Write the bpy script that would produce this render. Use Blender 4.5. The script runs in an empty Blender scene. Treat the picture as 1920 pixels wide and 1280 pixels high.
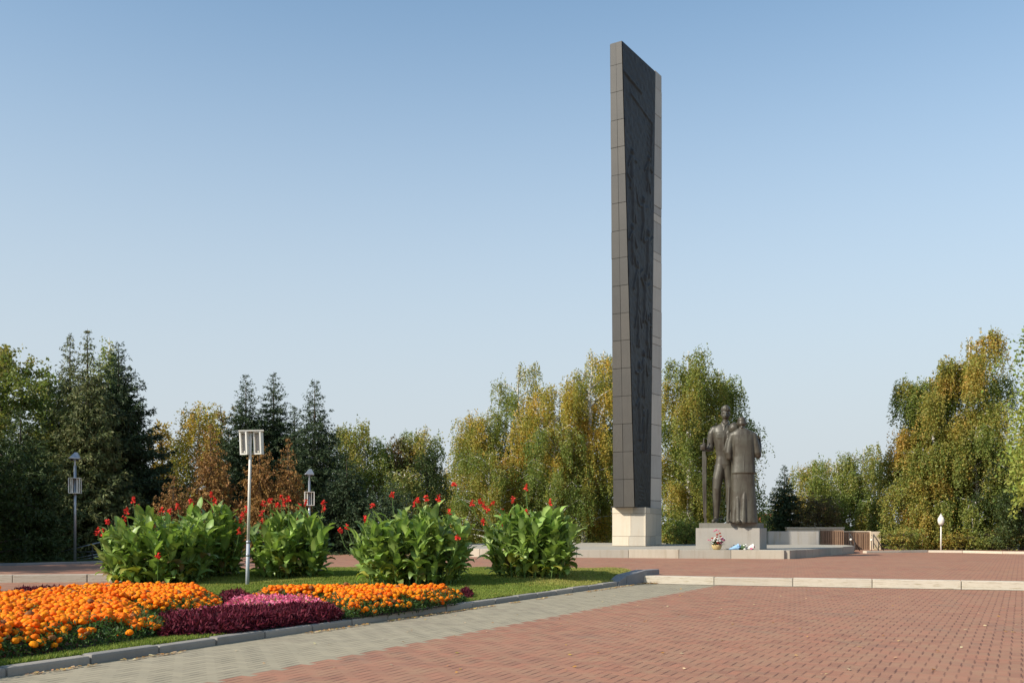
import bpy, bmesh, math, random
import numpy as np
from mathutils import Vector, Matrix
PI = math.pi
C = bpy.context.scene.collection

# ------------------------------------------------------------------ camera, world, sun, exposure
F = 1867.0      # focal length in photo pixels (35 mm on 36 mm)
HOR = 988.0     # horizon row of the photo
EYE = 1.6
cd = bpy.data.cameras.new("camera"); cam = bpy.data.objects.new("camera", cd); C.objects.link(cam)
cam.location = (0, 0, EYE); cam.rotation_euler = (PI/2, 0, 0)
cd.sensor_width = 36; cd.lens = 35; cd.shift_y = (HOR-640)/1920.0; cd.clip_end = 5000; cd.clip_start = .1
sc = bpy.context.scene; sc.camera = cam
SUN_EL = 34.0; SUN = Vector((-.86, -.51, 0)).normalized()
w = bpy.data.worlds.new("World"); sc.world = w; w.use_nodes = True
wn = w.node_tree; bg = wn.nodes["Background"]
sky = wn.nodes.new("ShaderNodeTexSky"); sky.sky_type = 'NISHITA'; sky.sun_disc = False
sky.sun_elevation = math.radians(SUN_EL); sky.sun_rotation = math.atan2(SUN.x, SUN.y)
sky.air_density = 1.0; sky.dust_density = .6; sky.ozone_density = 1.0
# pale autumn haze thickening towards the horizon, mixed over the sky by elevation
tc = wn.nodes.new("ShaderNodeTexCoord"); sp_ = wn.nodes.new("ShaderNodeSeparateXYZ"); wn.links.new(tc.outputs['Generated'], sp_.inputs[0])
mr = wn.nodes.new("ShaderNodeMapRange"); mr.interpolation_type = 'SMOOTHSTEP'; wn.links.new(sp_.outputs[2], mr.inputs[0])
for k_, v_ in ((1, .02), (2, .575), (3, .97), (4, 0.0)): mr.inputs[k_].default_value = v_
mx = wn.nodes.new("ShaderNodeMix"); mx.data_type = 'RGBA'; wn.links.new(mr.outputs[0], mx.inputs[0]); wn.links.new(sky.outputs[0], mx.inputs[6])
mx.inputs[7].default_value = (3.55, 3.37, 3.72, 1); tn = wn.nodes.new("ShaderNodeMix"); tn.data_type = 'RGBA'; tn.blend_type = 'MULTIPLY'; tn.inputs[0].default_value = 1; tn.inputs[7].default_value = (.918, 1.052, 1.025, 1)
wn.links.new(mx.outputs[2], tn.inputs[6]); wn.links.new(tn.outputs[2], bg.inputs[0])
bg.inputs[1].default_value = 0.138
ld = bpy.data.lights.new("sun", 'SUN'); ld.energy = 4.2; ld.angle = math.radians(.5); ld.color = (1, .93, .82)
sun = bpy.data.objects.new("sun", ld); C.objects.link(sun)
sd = Vector((SUN.x*math.cos(math.radians(SUN_EL)), SUN.y*math.cos(math.radians(SUN_EL)), math.sin(math.radians(SUN_EL))))
sun.rotation_euler = sd.to_track_quat('Z', 'Y').to_euler(); sun.location = (-30, -20, 30)
sc.view_settings.view_transform = 'Standard'; sc.view_settings.look = 'None'
sc.view_settings.exposure = 0.45; sc.view_settings.gamma = 1

# ------------------------------------------------------------------ helpers
def GX(px, D): return (px-960.0)/F*D
def GZ(py, D): return EYE-(py-HOR)/F*D
def gp(px, py, z=0.0):
    D = (EYE-z)*F/(py-HOR); return (GX(px, D), D)

def rng(s): return np.random.default_rng(s)

def tag(o, label=None, cat=None, group=None, kind=None):
    if label: o['label'] = label
    if cat: o['category'] = cat
    if group: o['group'] = group
    if kind: o['kind'] = kind
    return o
def empty(name, loc, label, cat, group=None, rz=0):
    o = bpy.data.objects.new(name, None); C.objects.link(o); o.location = loc; o.rotation_euler = (0, 0, rz)
    o.empty_display_size = .2
    return tag(o, label, cat, group)
def link(name, me, mat, parent=None, smooth=False):
    o = bpy.data.objects.new(name, me); C.objects.link(o)
    if mat is not None:
        for m in (mat if isinstance(mat, (list, tuple)) else [mat]): me.materials.append(m)
    if smooth: me.polygons.foreach_set('use_smooth', [True]*len(me.polygons))
    if parent is not None: o.parent = parent
    return o
def obj(name, bm, mat, parent=None, smooth=False):
    me = bpy.data.meshes.new(name); bmesh.ops.recalc_face_normals(bm, faces=bm.faces); bm.to_mesh(me); bm.free()
    return link(name, me, mat, parent, smooth)
def npmesh(name, V, Fc, col=None, mat=None, parent=None, smooth=False, matidx=None):
    """V (n,3), Fc (m,k) -> mesh object; col (n,3) point colours"""
    me = bpy.data.meshes.new(name); V = np.asarray(V, np.float32); Fc = np.asarray(Fc, np.int32)
    n = len(V); m, k = Fc.shape
    me.vertices.add(n); me.vertices.foreach_set('co', V.ravel())
    me.loops.add(m*k); me.loops.foreach_set('vertex_index', Fc.ravel())
    me.polygons.add(m); me.polygons.foreach_set('loop_start', np.arange(0, m*k, k, dtype=np.int32))
    me.polygons.foreach_set('loop_total', np.full(m, k, np.int32))
    if smooth: me.polygons.foreach_set('use_smooth', np.ones(m, bool))
    if col is not None:
        a = me.color_attributes.new('col', 'FLOAT_COLOR', 'POINT')
        a.data.foreach_set('color', np.concatenate([col, np.ones((n, 1))], 1).astype(np.float32).ravel())
    me.update(calc_edges=True)
    return link(name, me, mat, parent)
def NB(): return bmesh.new()
def box(bm, x0, x1, y0, y1, z0, z1, M=None):
    vs = [bm.verts.new(Vector(p) if M is None else M @ Vector(p)) for p in
          [(x0,y0,z0),(x1,y0,z0),(x1,y1,z0),(x0,y1,z0),(x0,y0,z1),(x1,y0,z1),(x1,y1,z1),(x0,y1,z1)]]
    for f in [(0,3,2,1),(4,5,6,7),(0,1,5,4),(1,2,6,5),(2,3,7,6),(3,0,4,7)]: bm.faces.new([vs[i] for i in f])
    return vs
def bev(bm, w=.01, seg=2):
    bmesh.ops.bevel(bm, geom=[e for e in bm.edges], offset=w, segments=seg, affect='EDGES', profile=.6, clamp_overlap=True)
def prism(bm, poly, z0, z1, tops=None):
    """polygon prism; tops optional per-vertex top heights"""
    n = len(poly)
    b = [bm.verts.new((p[0], p[1], z0)) for p in poly]
    t = [bm.verts.new((p[0], p[1], (tops[i] if tops else z1))) for i, p in enumerate(poly)]
    bm.faces.new(b[::-1]); bm.faces.new(t)
    for i in range(n): bm.faces.new([b[i], b[(i+1)%n], t[(i+1)%n], t[i]])
def tube(bm, pts, rad, seg=8, cap=True):
    pts = [Vector(p) for p in pts]; rings = []
    for i, p in enumerate(pts):
        d = (pts[min(i+1, len(pts)-1)]-pts[max(i-1, 0)]).normalized()
        a = d.orthogonal().normalized() if i == 0 else (pa - d*pa.dot(d)).normalized()
        pa = a; b = d.cross(a); r = rad[i] if isinstance(rad, (list, tuple)) else rad
        rings.append([bm.verts.new(p+(a*math.cos(2*PI*k/seg)+b*math.sin(2*PI*k/seg))*r) for k in range(seg)])
    for i in range(len(rings)-1):
        for k in range(seg): bm.faces.new([rings[i][k], rings[i][(k+1)%seg], rings[i+1][(k+1)%seg], rings[i+1][k]])
    if cap: bm.faces.new(rings[0][::-1]); bm.faces.new(rings[-1])
def lathe(bm, prof, seg=20, c=(0,0)):
    rings = []
    for r, z in prof:
        rings.append([bm.verts.new((c[0]+max(r, 1e-4)*math.cos(2*PI*k/seg), c[1]+max(r, 1e-4)*math.sin(2*PI*k/seg), z)) for k in range(seg)])
    for i in range(len(rings)-1):
        for k in range(seg): bm.faces.new([rings[i][k], rings[i][(k+1)%seg], rings[i+1][(k+1)%seg], rings[i+1][k]])
    bm.faces.new(rings[0][::-1]); bm.faces.new(rings[-1])
def inpoly(x, y, poly):
    x = np.asarray(x); y = np.asarray(y); r = np.zeros(x.shape, bool); n = len(poly)
    for i in range(n):
        x1, y1 = poly[i]; x2, y2 = poly[(i+1) % n]
        c = ((y1 > y) != (y2 > y)) & (x < (x2-x1)*(y-y1)/((y2-y1) if y2 != y1 else 1e-9)+x1)
        r ^= c
    return r
def distpoly(x, y, poly):
    d = np.full(np.shape(x), 1e9); n = len(poly)
    for i in range(n):
        x1, y1 = poly[i]; x2, y2 = poly[(i+1) % n]; L = (x2-x1)**2+(y2-y1)**2+1e-12
        t = np.clip(((x-x1)*(x2-x1)+(y-y1)*(y2-y1))/L, 0, 1)
        d = np.minimum(d, np.hypot(x-x1-t*(x2-x1), y-y1-t*(y2-y1)))
    return d
def vnoise(x, y, s, seed=0):
    """cheap smooth value noise 0..1"""
    g = rng(seed).random((64, 64)); x = np.asarray(x)/s; y = np.asarray(y)/s
    xi = np.floor(x).astype(int); yi = np.floor(y).astype(int); fx = x-xi; fy = y-yi
    fx = fx*fx*(3-2*fx); fy = fy*fy*(3-2*fy)
    a = g[xi % 64, yi % 64]; b = g[(xi+1) % 64, yi % 64]; c = g[xi % 64, (yi+1) % 64]; d = g[(xi+1) % 64, (yi+1) % 64]
    return (a*(1-fx)+b*fx)*(1-fy)+(c*(1-fx)+d*fx)*fy

# ------------------------------------------------------------------ materials
class N:
    def __init__(s, name):
        s.m = bpy.data.materials.new(name); s.m.use_nodes = True; s.t = s.m.node_tree; s.b = s.t.nodes["Principled BSDF"]
        s.out = s.t.nodes["Material Output"]
    def n(s, typ, **k):
        x = s.t.nodes.new(typ)
        for a, v in k.items():
            if a.startswith('i_'):
                key = a[2:]; key = int(key) if key.isdigit() else key
                s.set(x, key, v)
            else: setattr(x, a, v)
        return x
    def set(s, x, key, v):
        if isinstance(v, bpy.types.NodeSocket): s.t.links.new(v, x.inputs[key])
        else: x.inputs[key].default_value = v
    def math(s, op, a, b=0.0, c=None):
        x = s.n('ShaderNodeMath', operation=op); s.set(x, 0, a); s.set(x, 1, b)
        if c is not None: s.set(x, 2, c)
        return x.outputs[0]
    def coord(s, k='Object'): return s.n('ShaderNodeTexCoord').outputs[k]
    def noise(s, v, sc_, det=4, rough=.55, dist=0.0):
        x = s.n('ShaderNodeTexNoise'); s.set(x, 'Vector', v); x.inputs['Scale'].default_value = sc_; x.inputs['Detail'].default_value = det
        x.inputs['Roughness'].default_value = rough; x.inputs['Distortion'].default_value = dist; return x.outputs['Fac']
    def ramp(s, f, stops):
        x = s.n('ShaderNodeValToRGB'); s.set(x, 0, f); e = x.color_ramp.elements
        for i, (p, c) in enumerate(stops):
            if i >= 2: e.new(p)
            e[i].position = p; e[i].color = (c[0], c[1], c[2], 1) if len(c) == 3 else c
        return x.outputs[0]
    def mix(s, f, a, b, mode='MIX'):
        x = s.n('ShaderNodeMix', data_type='RGBA', blend_type=mode); s.set(x, 0, f)
        for k, v in ((6, a), (7, b)):
            if not isinstance(v, bpy.types.NodeSocket) and len(v) == 3: v = (*v, 1)
            s.set(x, k, v)
        return x.outputs[2]
    def val(s, f, lo, hi): return s.n('ShaderNodeMapRange', i_0=f, i_1=0.0, i_2=1.0, i_3=lo, i_4=hi).outputs[0]
    def mapping(s, v, scale=(1,1,1), rot=(0,0,0), loc=(0,0,0)):
        x = s.n('ShaderNodeMapping'); s.set(x, 0, v); x.inputs['Scale'].default_value = scale; x.inputs['Rotation'].default_value = rot
        x.inputs['Location'].default_value = loc; return x.outputs[0]
    def base(s, c, rough=.7, spec=.3, metal=0.0):
        if not isinstance(c, bpy.types.NodeSocket) and len(c) == 3: c = (*c, 1)
        s.set(s.b, 'Base Color', c); s.set(s.b, 'Roughness', rough); s.set(s.b, 'Specular IOR Level', spec); s.set(s.b, 'Metallic', metal); return s
    def bump(s, h, st=.3, d=.02):
        x = s.n('ShaderNodeBump'); x.inputs['Strength'].default_value = st; x.inputs['Distance'].default_value = d; s.set(x, 'Height', h)
        s.t.links.new(x.outputs[0], s.b.inputs['Normal']); return s

def stone(name, c1, c2, sc_=1.2, rough=.75, streak=.35, stain=(.5,.42,.3), bumpd=.01, coord='Object', spec=.3):
    m = N(name); v = m.coord(coord)
    n1 = m.noise(v, sc_, 5, .6); n2 = m.noise(m.mapping(v, (3, 3, .35)), 1.6, 4); n3 = m.noise(v, 60, 3, .7)
    c = m.mix(n1, c1, c2)
    c = m.mix(m.math('MULTIPLY', m.ramp(n2, [(.5, (0,0,0)), (.75, (1,1,1))]), streak), c, stain, 'MULTIPLY')
    c = m.mix(.5, c, m.ramp(n3, [(.2, (.72,.72,.72)), (.8, (1.0,1,1))]), 'MULTIPLY')
    isl = m.n('ShaderNodeNewGeometry').outputs['Random Per Island']; c = m.mix(1.0, c, m.ramp(isl, [(0, (.74,.75,.77)), (.5, (.92,.91,.90)), (1, (1.12,1.08,1.03))]), 'MULTIPLY')
    m.base(c, rough, spec); m.bump(m.math('ADD', n3, m.math('MULTIPLY', n1, 2)), .35, bumpd); return m.m
M = {}
M['platform'] = stone('pale_stone', (.54,.485,.39), (.42,.38,.31), .9)
M['plinth_cream'] = stone('cream_stone', (.62,.55,.44), (.52,.46,.37), .8, streak=.25, stain=(.8,.6,.42))
M['pedestal'] = stone('grey_stone', (.46,.43,.375), (.36,.345,.31), 1.5)
M['pedestal_cap'] = stone('grey_stone_dark', (.26,.25,.21), (.19,.185,.16), 2)
M['cladding'] = stone('grey_brown_granite', (.064,.056,.045), (.034,.031,.026), .7, streak=.3, stain=(.6,.58,.55), rough=.55, spec=.4)
M['relief'] = stone('blackened_bronze', (.046,.043,.040), (.024,.0235,.0235), .9, streak=.4, stain=(.6,.65,.7), rough=.6)
M['core'] = stone('light_core_stone', (.66,.60,.52), (.50,.46,.40), .6, streak=.35, stain=(.7,.62,.55))
M['joint'] = N('dark_joint').base((.05,.045,.04), .9).m
M['kerb'] = stone('granite_kerb', (.42,.38,.32), (.32,.29,.25), 3, streak=.2)
M['kerb_dark'] = stone('granite_block', (.30,.29,.29), (.22,.215,.215), 3, streak=.2)
M['wall_cream'] = stone('cream_wall', (.72,.60,.45), (.62,.52,.39), 1)
M['wall_grey'] = stone('stained_grey_wall', (.52,.48,.42), (.30,.295,.29), .55, streak=.5, stain=(.7,.6,.4))  # large blotches from pale to dark grey, plus yellowish stain streaks
M['soil'] = stone('soil', (.055,.042,.03), (.03,.024,.018), 4)
# step stone: cream, weathered in long streaks
m = N('step_stone'); v = m.coord(); n2 = m.noise(m.mapping(v, (1.6, 1.6, 22)), 1.8, 6, .7); n1 = m.noise(v, .9, 3)
c = m.mix(n1, (.56,.50,.40), (.45,.41,.34)); isl = m.n('ShaderNodeNewGeometry').outputs['Random Per Island']; c = m.mix(1.0, c, m.ramp(isl, [(0, (.82,.81,.79)), (1, (1.05,1.03,1.0))]), 'MULTIPLY'); c = m.mix(m.ramp(n2, [(.52,(0,0,0)), (.64,(.75,.75,.75))]), c, (.30,.24,.15))
m.base(c, .8).bump(n2, .6, .02); M['step'] = m.m

def paving(name, red=True):
    """herringbone pavers 0.2 x 0.1 m along the kerb direction; tan border strip along the kerb"""
    m = N(name); v = m.coord()
    ang = math.atan2(.89, .456)
    vr = m.mapping(v, rot=(0, 0, -ang)); sep = m.n('ShaderNodeSeparateXYZ'); m.set(sep, 0, vr)
    wob = m.noise(v, 3, 2); 
    u = m.math('ADD', m.math('MULTIPLY', sep.outputs[0], 8.0), m.math('MULTIPLY', wob, .12)); w_ = m.math('MULTIPLY', sep.outputs[1], 8.0)
    i = m.math('FLOOR', u); j = m.math('FLOOR', w_); fu = m.math('FRACT', u); fv = m.math('FRACT', w_)
    k = m.math('FLOORED_MODULO', m.math('SUBTRACT', i, j), 4.0)
    def iss(a): return m.math('COMPARE', k, float(a), .5)
    L = m.math('ADD', fu, iss(1)); R = m.math('ADD', m.math('SUBTRACT', 1.0, fu), iss(0))
    B = m.math('ADD', fv, iss(2)); T = m.math('ADD', m.math('SUBTRACT', 1.0, fv), iss(3))
    dl = m.math('MINIMUM', m.math('MULTIPLY', L, 2.2), m.math('MULTIPLY', R, 2.2)); db = m.math('MINIMUM', B, T)
    # long joints along u are the dark dashes the photograph shows
    isH = m.math('LESS_THAN', k, 1.5)
    jb = m.n('ShaderNodeMapRange', i_0=db, i_1=.05, i_2=.16, i_3=1.0, i_4=0.0).outputs[0]
    jb = m.math('MULTIPLY', jb, m.math('MULTIPLY_ADD', isH, .85, .15))
    jl = m.math('MULTIPLY', m.n('ShaderNodeMapRange', i_0=dl, i_1=.04, i_2=.16, i_3=1.0, i_4=0.0).outputs[0], .25)
    # brick id
    bi = m.math('SUBTRACT', i, iss(1)); bj = m.math('ADD', j, iss(3))
    cv = m.n('ShaderNodeCombineXYZ', i_0=bi, i_1=bj, i_2=k_id(m, k)); wn_ = m.n('ShaderNodeTexWhiteNoise', noise_dimensions='3D'); m.set(wn_, 0, cv.outputs[0])
    rnd = wn_.outputs['Value']
    jn = m.math('MULTIPLY', m.math('MAXIMUM', jb, jl), m.val(rnd, .35, 1.0))
    big = m.noise(v, .35, 4, .6); mid = m.noise(v, 2.2, 4, .65); fine = m.noise(v, 90, 2, .7)
    redc = m.mix(rnd, (.41,.178,.108), (.30,.142,.09)); redc = m.mix(m.ramp(mid, [(.42,(0,0,0)), (.72,(1,1,1))]), redc, (.37,.22,.13))
    redc = m.mix(m.ramp(big, [(.4,(0,0,0)), (.7,(.6,.6,.6))]), redc, (.40,.21,.13))
    tanc = m.mix(rnd, (.39,.33,.225), (.32,.275,.19)); tanc = m.mix(m.ramp(mid, [(.45,(0,0,0)), (.7,(.7,.7,.7))]), tanc, (.34,.29,.195))
    # border strip: distance from kerb line, stepped with brick edges
    k0 = gp(0, 1272); nx, ny = .89, -.456
    # brick centre in rotated coords => stair-stepped border
    dist = m.math('SUBTRACT', m.math('MULTIPLY', m.math('ADD', bj, .5), -1/8.0), k0[0]*nx+k0[1]*ny)
    strip = m.math('MULTIPLY', m.math('LESS_THAN', dist, 2.12), m.math('GREATER_THAN', dist, -1.0))
    c = m.mix(strip, redc, tanc) if red else redc
    jc = m.mix(strip, (.13,.06,.043), (.115,.095,.065)) if red else (.2,.10,.075)
    c = m.mix(m.ramp(m.noise(v, .8, 6, .7, .6), [(.56,(0,0,0)), (.66,(.35,.35,.35))]), c, (.20,.155,.115))
    c = m.mix(m.ramp(m.noise(m.mapping(v, loc=(9,4,0)), 5.5, 3, .6), [(.68,(0,0,0)), (.74,(.5,.5,.5))]), c, (.15,.10,.08))
    c = m.mix(jn, c, jc); c = m.mix(.35, c, m.ramp(fine, [(.25,(.6,.6,.6)), (.75,(1.1,1.1,1.1))]), 'MULTIPLY')
    m.base(c, .85, .25); m.bump(m.math('SUBTRACT', m.math('MULTIPLY', rnd, .25), jn), .4, .008)
    return m.m
def k_id(m, k): return m.math('GREATER_THAN', k, 1.5)
M['lower_paving'] = paving('red_block_paving'); M['upper_paving'] = paving('red_block_paving_upper', False)

m = N('lawn_ground'); v = m.coord(); a = m.noise(v, .5, 4); b = m.noise(v, 14, 3, .7)
c = m.mix(a, (.12,.18,.03), (.24,.23,.06)); c = m.mix(.6, c, m.ramp(b, [(.25,(.5,.5,.5)), (.75,(1.2,1.2,1.1))]), 'MULTIPLY')
m.base(c, .9, .1).bump(b, .6, .04); M['lawn'] = m.m
m = N('tree_floor'); v = m.coord(); a = m.noise(v, .4, 4); b = m.noise(v, 10, 3, .7)
c = m.mix(a, (.06,.085,.02), (.12,.10,.045)); c = m.mix(.6, c, m.ramp(b, [(.25,(.5,.5,.5)), (.75,(1.2,1.2,1.1))]), 'MULTIPLY')
m.base(c, .9, .1).bump(b, .6, .05); M['ground'] = m.m

def leafmat(name, trans=.35, rough=.55, spec=.3, tint=(1.2,1.3,.7)):
    m = N(name); a = m.n('ShaderNodeAttribute', attribute_name='col').outputs['Color']
    m.base(a, rough, spec); t = m.n('ShaderNodeBsdfTranslucent'); m.set(t, 0, m.mix(1.0, a, tint, 'MULTIPLY'))
    x = m.n('ShaderNodeMixShader'); x.inputs[0].default_value = trans
    m.t.links.new(m.b.outputs[0], x.inputs[1]); m.t.links.new(t.outputs[0], x.inputs[2]); m.t.links.new(x.outputs[0], m.out.inputs[0]); return m.m
M['leaf'] = leafmat('foliage', .38); M['needle'] = leafmat('needles', .12, .6, .25, (1.1,1.15,.8)); M['canna'] = leafmat('canna_leaf', .28, .42, .45)
M['burg'] = leafmat('burgundy_leaf', .2, .6, .12); M['petal'] = leafmat('petals', .25, .6, .2, (1.2,1,.9)); M['grass'] = leafmat('grass_blades', .3, .6, .2)
def bark(name, c1, c2, birch=False):
    m = N(name); v = m.coord(); n = m.noise(m.mapping(v, (2, 2, 9) if birch else (8, 8, 1.5)), 1.5, 4, .6)
    m.base(m.ramp(n, [(.42 if not birch else .52, c1), (.6, c2)]), .85, .2).bump(n, .5, .02); return m.m
M['birch_bark'] = bark('birch_bark', (.62,.59,.53), (.12,.10,.08), True); M['bark'] = bark('brown_bark', (.10,.075,.055), (.045,.033,.025))

m = N('statue_bronze'); v = m.coord(); n1 = m.noise(v, 1.4, 5, .6); n2 = m.noise(m.mapping(v, (3.5,3.5,.5)), 2.2, 4); n3 = m.noise(v, 25, 3)
sx = m.n('ShaderNodeSeparateXYZ'); m.set(sx, 0, v)
c = m.mix(m.ramp(n1, [(.35,(0,0,0)), (.65,(1,1,1))]), (.060,.049,.034), (.087,.081,.060))
c = m.mix(m.ramp(n2, [(.48,(0,0,0)), (.66,(.75,.75,.75))]), c, (.034,.024,.015))
m.base(c, .45, .45, .15).bump(m.math('ADD', n3, m.math('MULTIPLY', n1, 2)), .35, .015); M['bronze'] = m.m
m = N('lamp_metal'); n1 = m.noise(m.coord(), 6, 4); m.base(m.mix(n1, (.74,.71,.63), (.64,.61,.54)), .5, .4); M['white_metal'] = m.m
m = N('zinc_metal'); n1 = m.noise(m.coord(), 6, 4); m.base(m.mix(n1, (.42,.43,.45), (.30,.31,.33)), .35, .5, .6); M['zinc'] = m.m
M['pole_base_grey'] = N('pole_base_grey').base((.42,.44,.47), .5, .3).m  # flat bluish grey for the lower pole section of the box lamp
M['lamp_inner'] = N('lamp_reflector').base((.30,.29,.27), .4, .4).m
M['dark_metal'] = N('dark_metal').base((.035,.03,.028), .5, .4).m
M['globe'] = N('lamp_globe').base((.78,.74,.62), .3, .4).m
m = N('rust_ribbed'); v = m.coord(); n1 = m.noise(v, 2, 4); n2 = m.noise(m.mapping(v, (1, 1, 14)), 2.5, 3)
m.base(m.mix(m.math('MULTIPLY', n2, .8), m.mix(n1, (.42,.26,.16), (.30,.19,.12)), (.17,.11,.075)), .8, .2).bump(n2, .5, .02); M['rust'] = m.m

# ------------------------------------------------------------------ ground, plazas, kerbs
UP = .22
KD = Vector((.456, .89)); KN = Vector((.89, -.456))
K0 = Vector(gp(0, 1272)); K1 = Vector((2.94, 27.4))
def quad_ground():
    xs = [-900, -120, -60, 0, 60, 120, 900]; ys = [-20, 29, 34, 80, 160, 1500]
    V = []; 
    for y in ys:
        for x in xs: V.append((x, y, (-.06 if y < 30 else (.17 if y < 100 else (-1.0 if y < 200 else -12)))))
    nx = len(xs); Fc = [(j*nx+i, j*nx+i+1, (j+1)*nx+i+1, (j+1)*nx+i) for j in range(len(ys)-1) for i in range(nx-1)]
    o = npmesh('ground', V, Fc, mat=M['ground']); tag(o, kind='structure'); return o
quad_ground()
# step line (front edge of the upper plaza)
S_right = [gp(1206, 1093.3), gp(1236, 1094), gp(1400, 1097.5), gp(1660, 1102), gp(1920, 1106.5)]
S_right.append((S_right[-1][0]+14, S_right[-1][1]-5.5))
S_left = [(-60, 26.0), (-30, 27.4), gp(-40, 1092.5), gp(120, 1091), gp(215, 1090), (-8.5, 30.2)]
line = S_left + [(-6.0, 31.0), (3.4, 30.2)] + S_right
bm = NB()
prism(bm, [(x, y+.28) for x, y in line] + [(40, 62), (40, 70), (21, 66), (15, 64), (-2, 64), (-9, 53), (-14, 42.5), (-19.5, 38.2), (-30, 36.5), (-60, 35)], -.05, UP)
o = obj('upper_plaza', bm, M['upper_paving']); tag(o, kind='structure')
bm = NB(); vs = [bm.verts.new(p) for p in [(-70,-15,0),(50,-15,0),(50,32,0),(-70,32,0)]]; bm.faces.new(vs)
o = obj('lower_plaza', bm, M['lower_paving']); tag(o, kind='structure')
def stones(name, line, w_, z0, z1, L, mat, gap=.015, side=1, bv=.02, seed=1, jit=.006):
    """row of kerb stones along a polyline; the line is the front edge, width goes to the left of travel * side"""
    r = random.Random(seed); bm = NB()
    pts = [Vector((p[0], p[1])) for p in line]; segs = [(a, b) for a, b in zip(pts, pts[1:])]
    tot = sum((b-a).length for a, b in segs)
    def at(s):
        for a, b in segs:
            l = (b-a).length
            if s <= l or (a, b) == segs[-1]: return a+(b-a)*(s/l), (b-a).normalized()
            s -= l
    s = 0
    while s < tot-.1:
        e = min(s+L*r.uniform(.93, 1.05), tot); p, d = at(s+gap/2); q, _ = at(e-gap/2); d = (q-p).normalized(); nn = Vector((-d.y, d.x))*side
        o1 = r.uniform(-jit, jit); dz = r.uniform(-jit, jit)
        p = p+nn*o1; q = q+nn*(o1+r.uniform(-jit, jit)/2); b2 = bmesh.new()
        poly = [p, q, q+nn*w_, p+nn*w_]
        prism(b2, poly, z0, z1+dz); bev(b2, bv, 2); me = bpy.data.meshes.new('t'); b2.to_mesh(me); b2.free(); bm.from_mesh(me); bpy.data.meshes.remove(me)
        s = e
    return obj(name, bm, mat)
tag(stones('plaza_step', S_right, .30, -.03, UP+.006, 2.1, M['step'], seed=3), kind='structure')
tag(stones('plaza_step', S_left, .30, -.03, UP+.006, 2.1, M['step'], seed=4), kind='structure')
bm = NB(); n = len(S_right)    # low gutter strip at the foot of the right step
vs = [bm.verts.new((x, y-.12, .008)) for x, y in S_right]; vt = [bm.verts.new((x, y+.02, .008)) for x, y in S_right]
for i in range(n-1): bm.faces.new([vs[i], vs[i+1], vt[i+1], vt[i]])
o = obj('gutter', bm, M['kerb']); tag(o, kind='structure')

# flower bed island
KS = K0 - KD*9
def bedz(x, y):
    t = np.clip((np.asarray(y)-24.0)/5.0, 0, 1); dk = -((np.asarray(x)-K0.x)*KN.x+(np.asarray(y)-K0.y)*KN.y)-.15; t = t*np.clip(dk/1.6, 0, 1); return .085+.20*t*t*(3-2*t)+.02*vnoise(np.asarray(x)+50, y, 1.5, 5)
BED = [tuple(KS-KN*.17), tuple(K1-KN*.17), (3.9, 28.5), (4.15, 29.2), (3.6, 31.2), (-1, 31.8), (-5.6, 31.9), (-9.2, 29.7), (-10.6, 24.5), (-10.7, 20.3), (-14, 19.2), (-22, 16.5), (-22, 4)]
xs = np.arange(-22.2, 4.6, .25); ys = np.arange(0.0, 32.4, .25)
bm = NB()
# lawn: triangulated polygon then subdivided grid inside
gxx, gyy = np.meshgrid(xs, ys); ins = inpoly(gxx, gyy, BED)
idx = -np.ones(gxx.shape, int); V = []; 
ok = ins & (distpoly(gxx, gyy, BED) > .1)
idx[ok] = np.arange(ok.sum()); V = np.stack([gxx[ok], gyy[ok], bedz(gxx[ok], gyy[ok])], 1)
from mathutils.geometry import delaunay_2d_cdt
bnd = []
for i in range(len(BED)):
    a = Vector(BED[i]); b = Vector(BED[(i+1) % len(BED)]); nseg = max(1, int((b-a).length/.4))
    for k_ in range(nseg): bnd.append(a+(b-a)*(k_/nseg))
pts2 = bnd+[Vector((p[0], p[1])) for p in V]
res = delaunay_2d_cdt(pts2, [], [list(range(len(bnd)))], 1, 1e-5)
vz = [(p.x, p.y, float(bedz(p.x, p.y))) for p in res[0]]
bz = [(p.x, p.y, -.03) for p in bnd]
me = bpy.data.meshes.new('lawn'); me.from_pydata(vz, [], [f for f in res[2]]); me.update()
o = link('lawn', me, M['lawn'], None, True); tag(o, kind='structure')
bm = NB(); ring = [bm.verts.new(p) for p in bz]; ring2 = [bm.verts.new((p[0], p[1], float(bedz(p[0], p[1]))-.004)) for p in bz]
for i in range(len(bz)): bm.faces.new([ring[i], ring[(i+1) % len(bz)], ring2[(i+1) % len(bz)], ring2[i]])
o = obj('lawn_edge', bm, M['soil']); tag(o, kind='structure')
def kerbz(): pass
tag(stones('kerb', [tuple(KS), tuple(K1-KD*.1)], .19, -.03, .105, 1.05, M['kerb'], seed=8, bv=.035, jit=.009), kind='structure')
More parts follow.
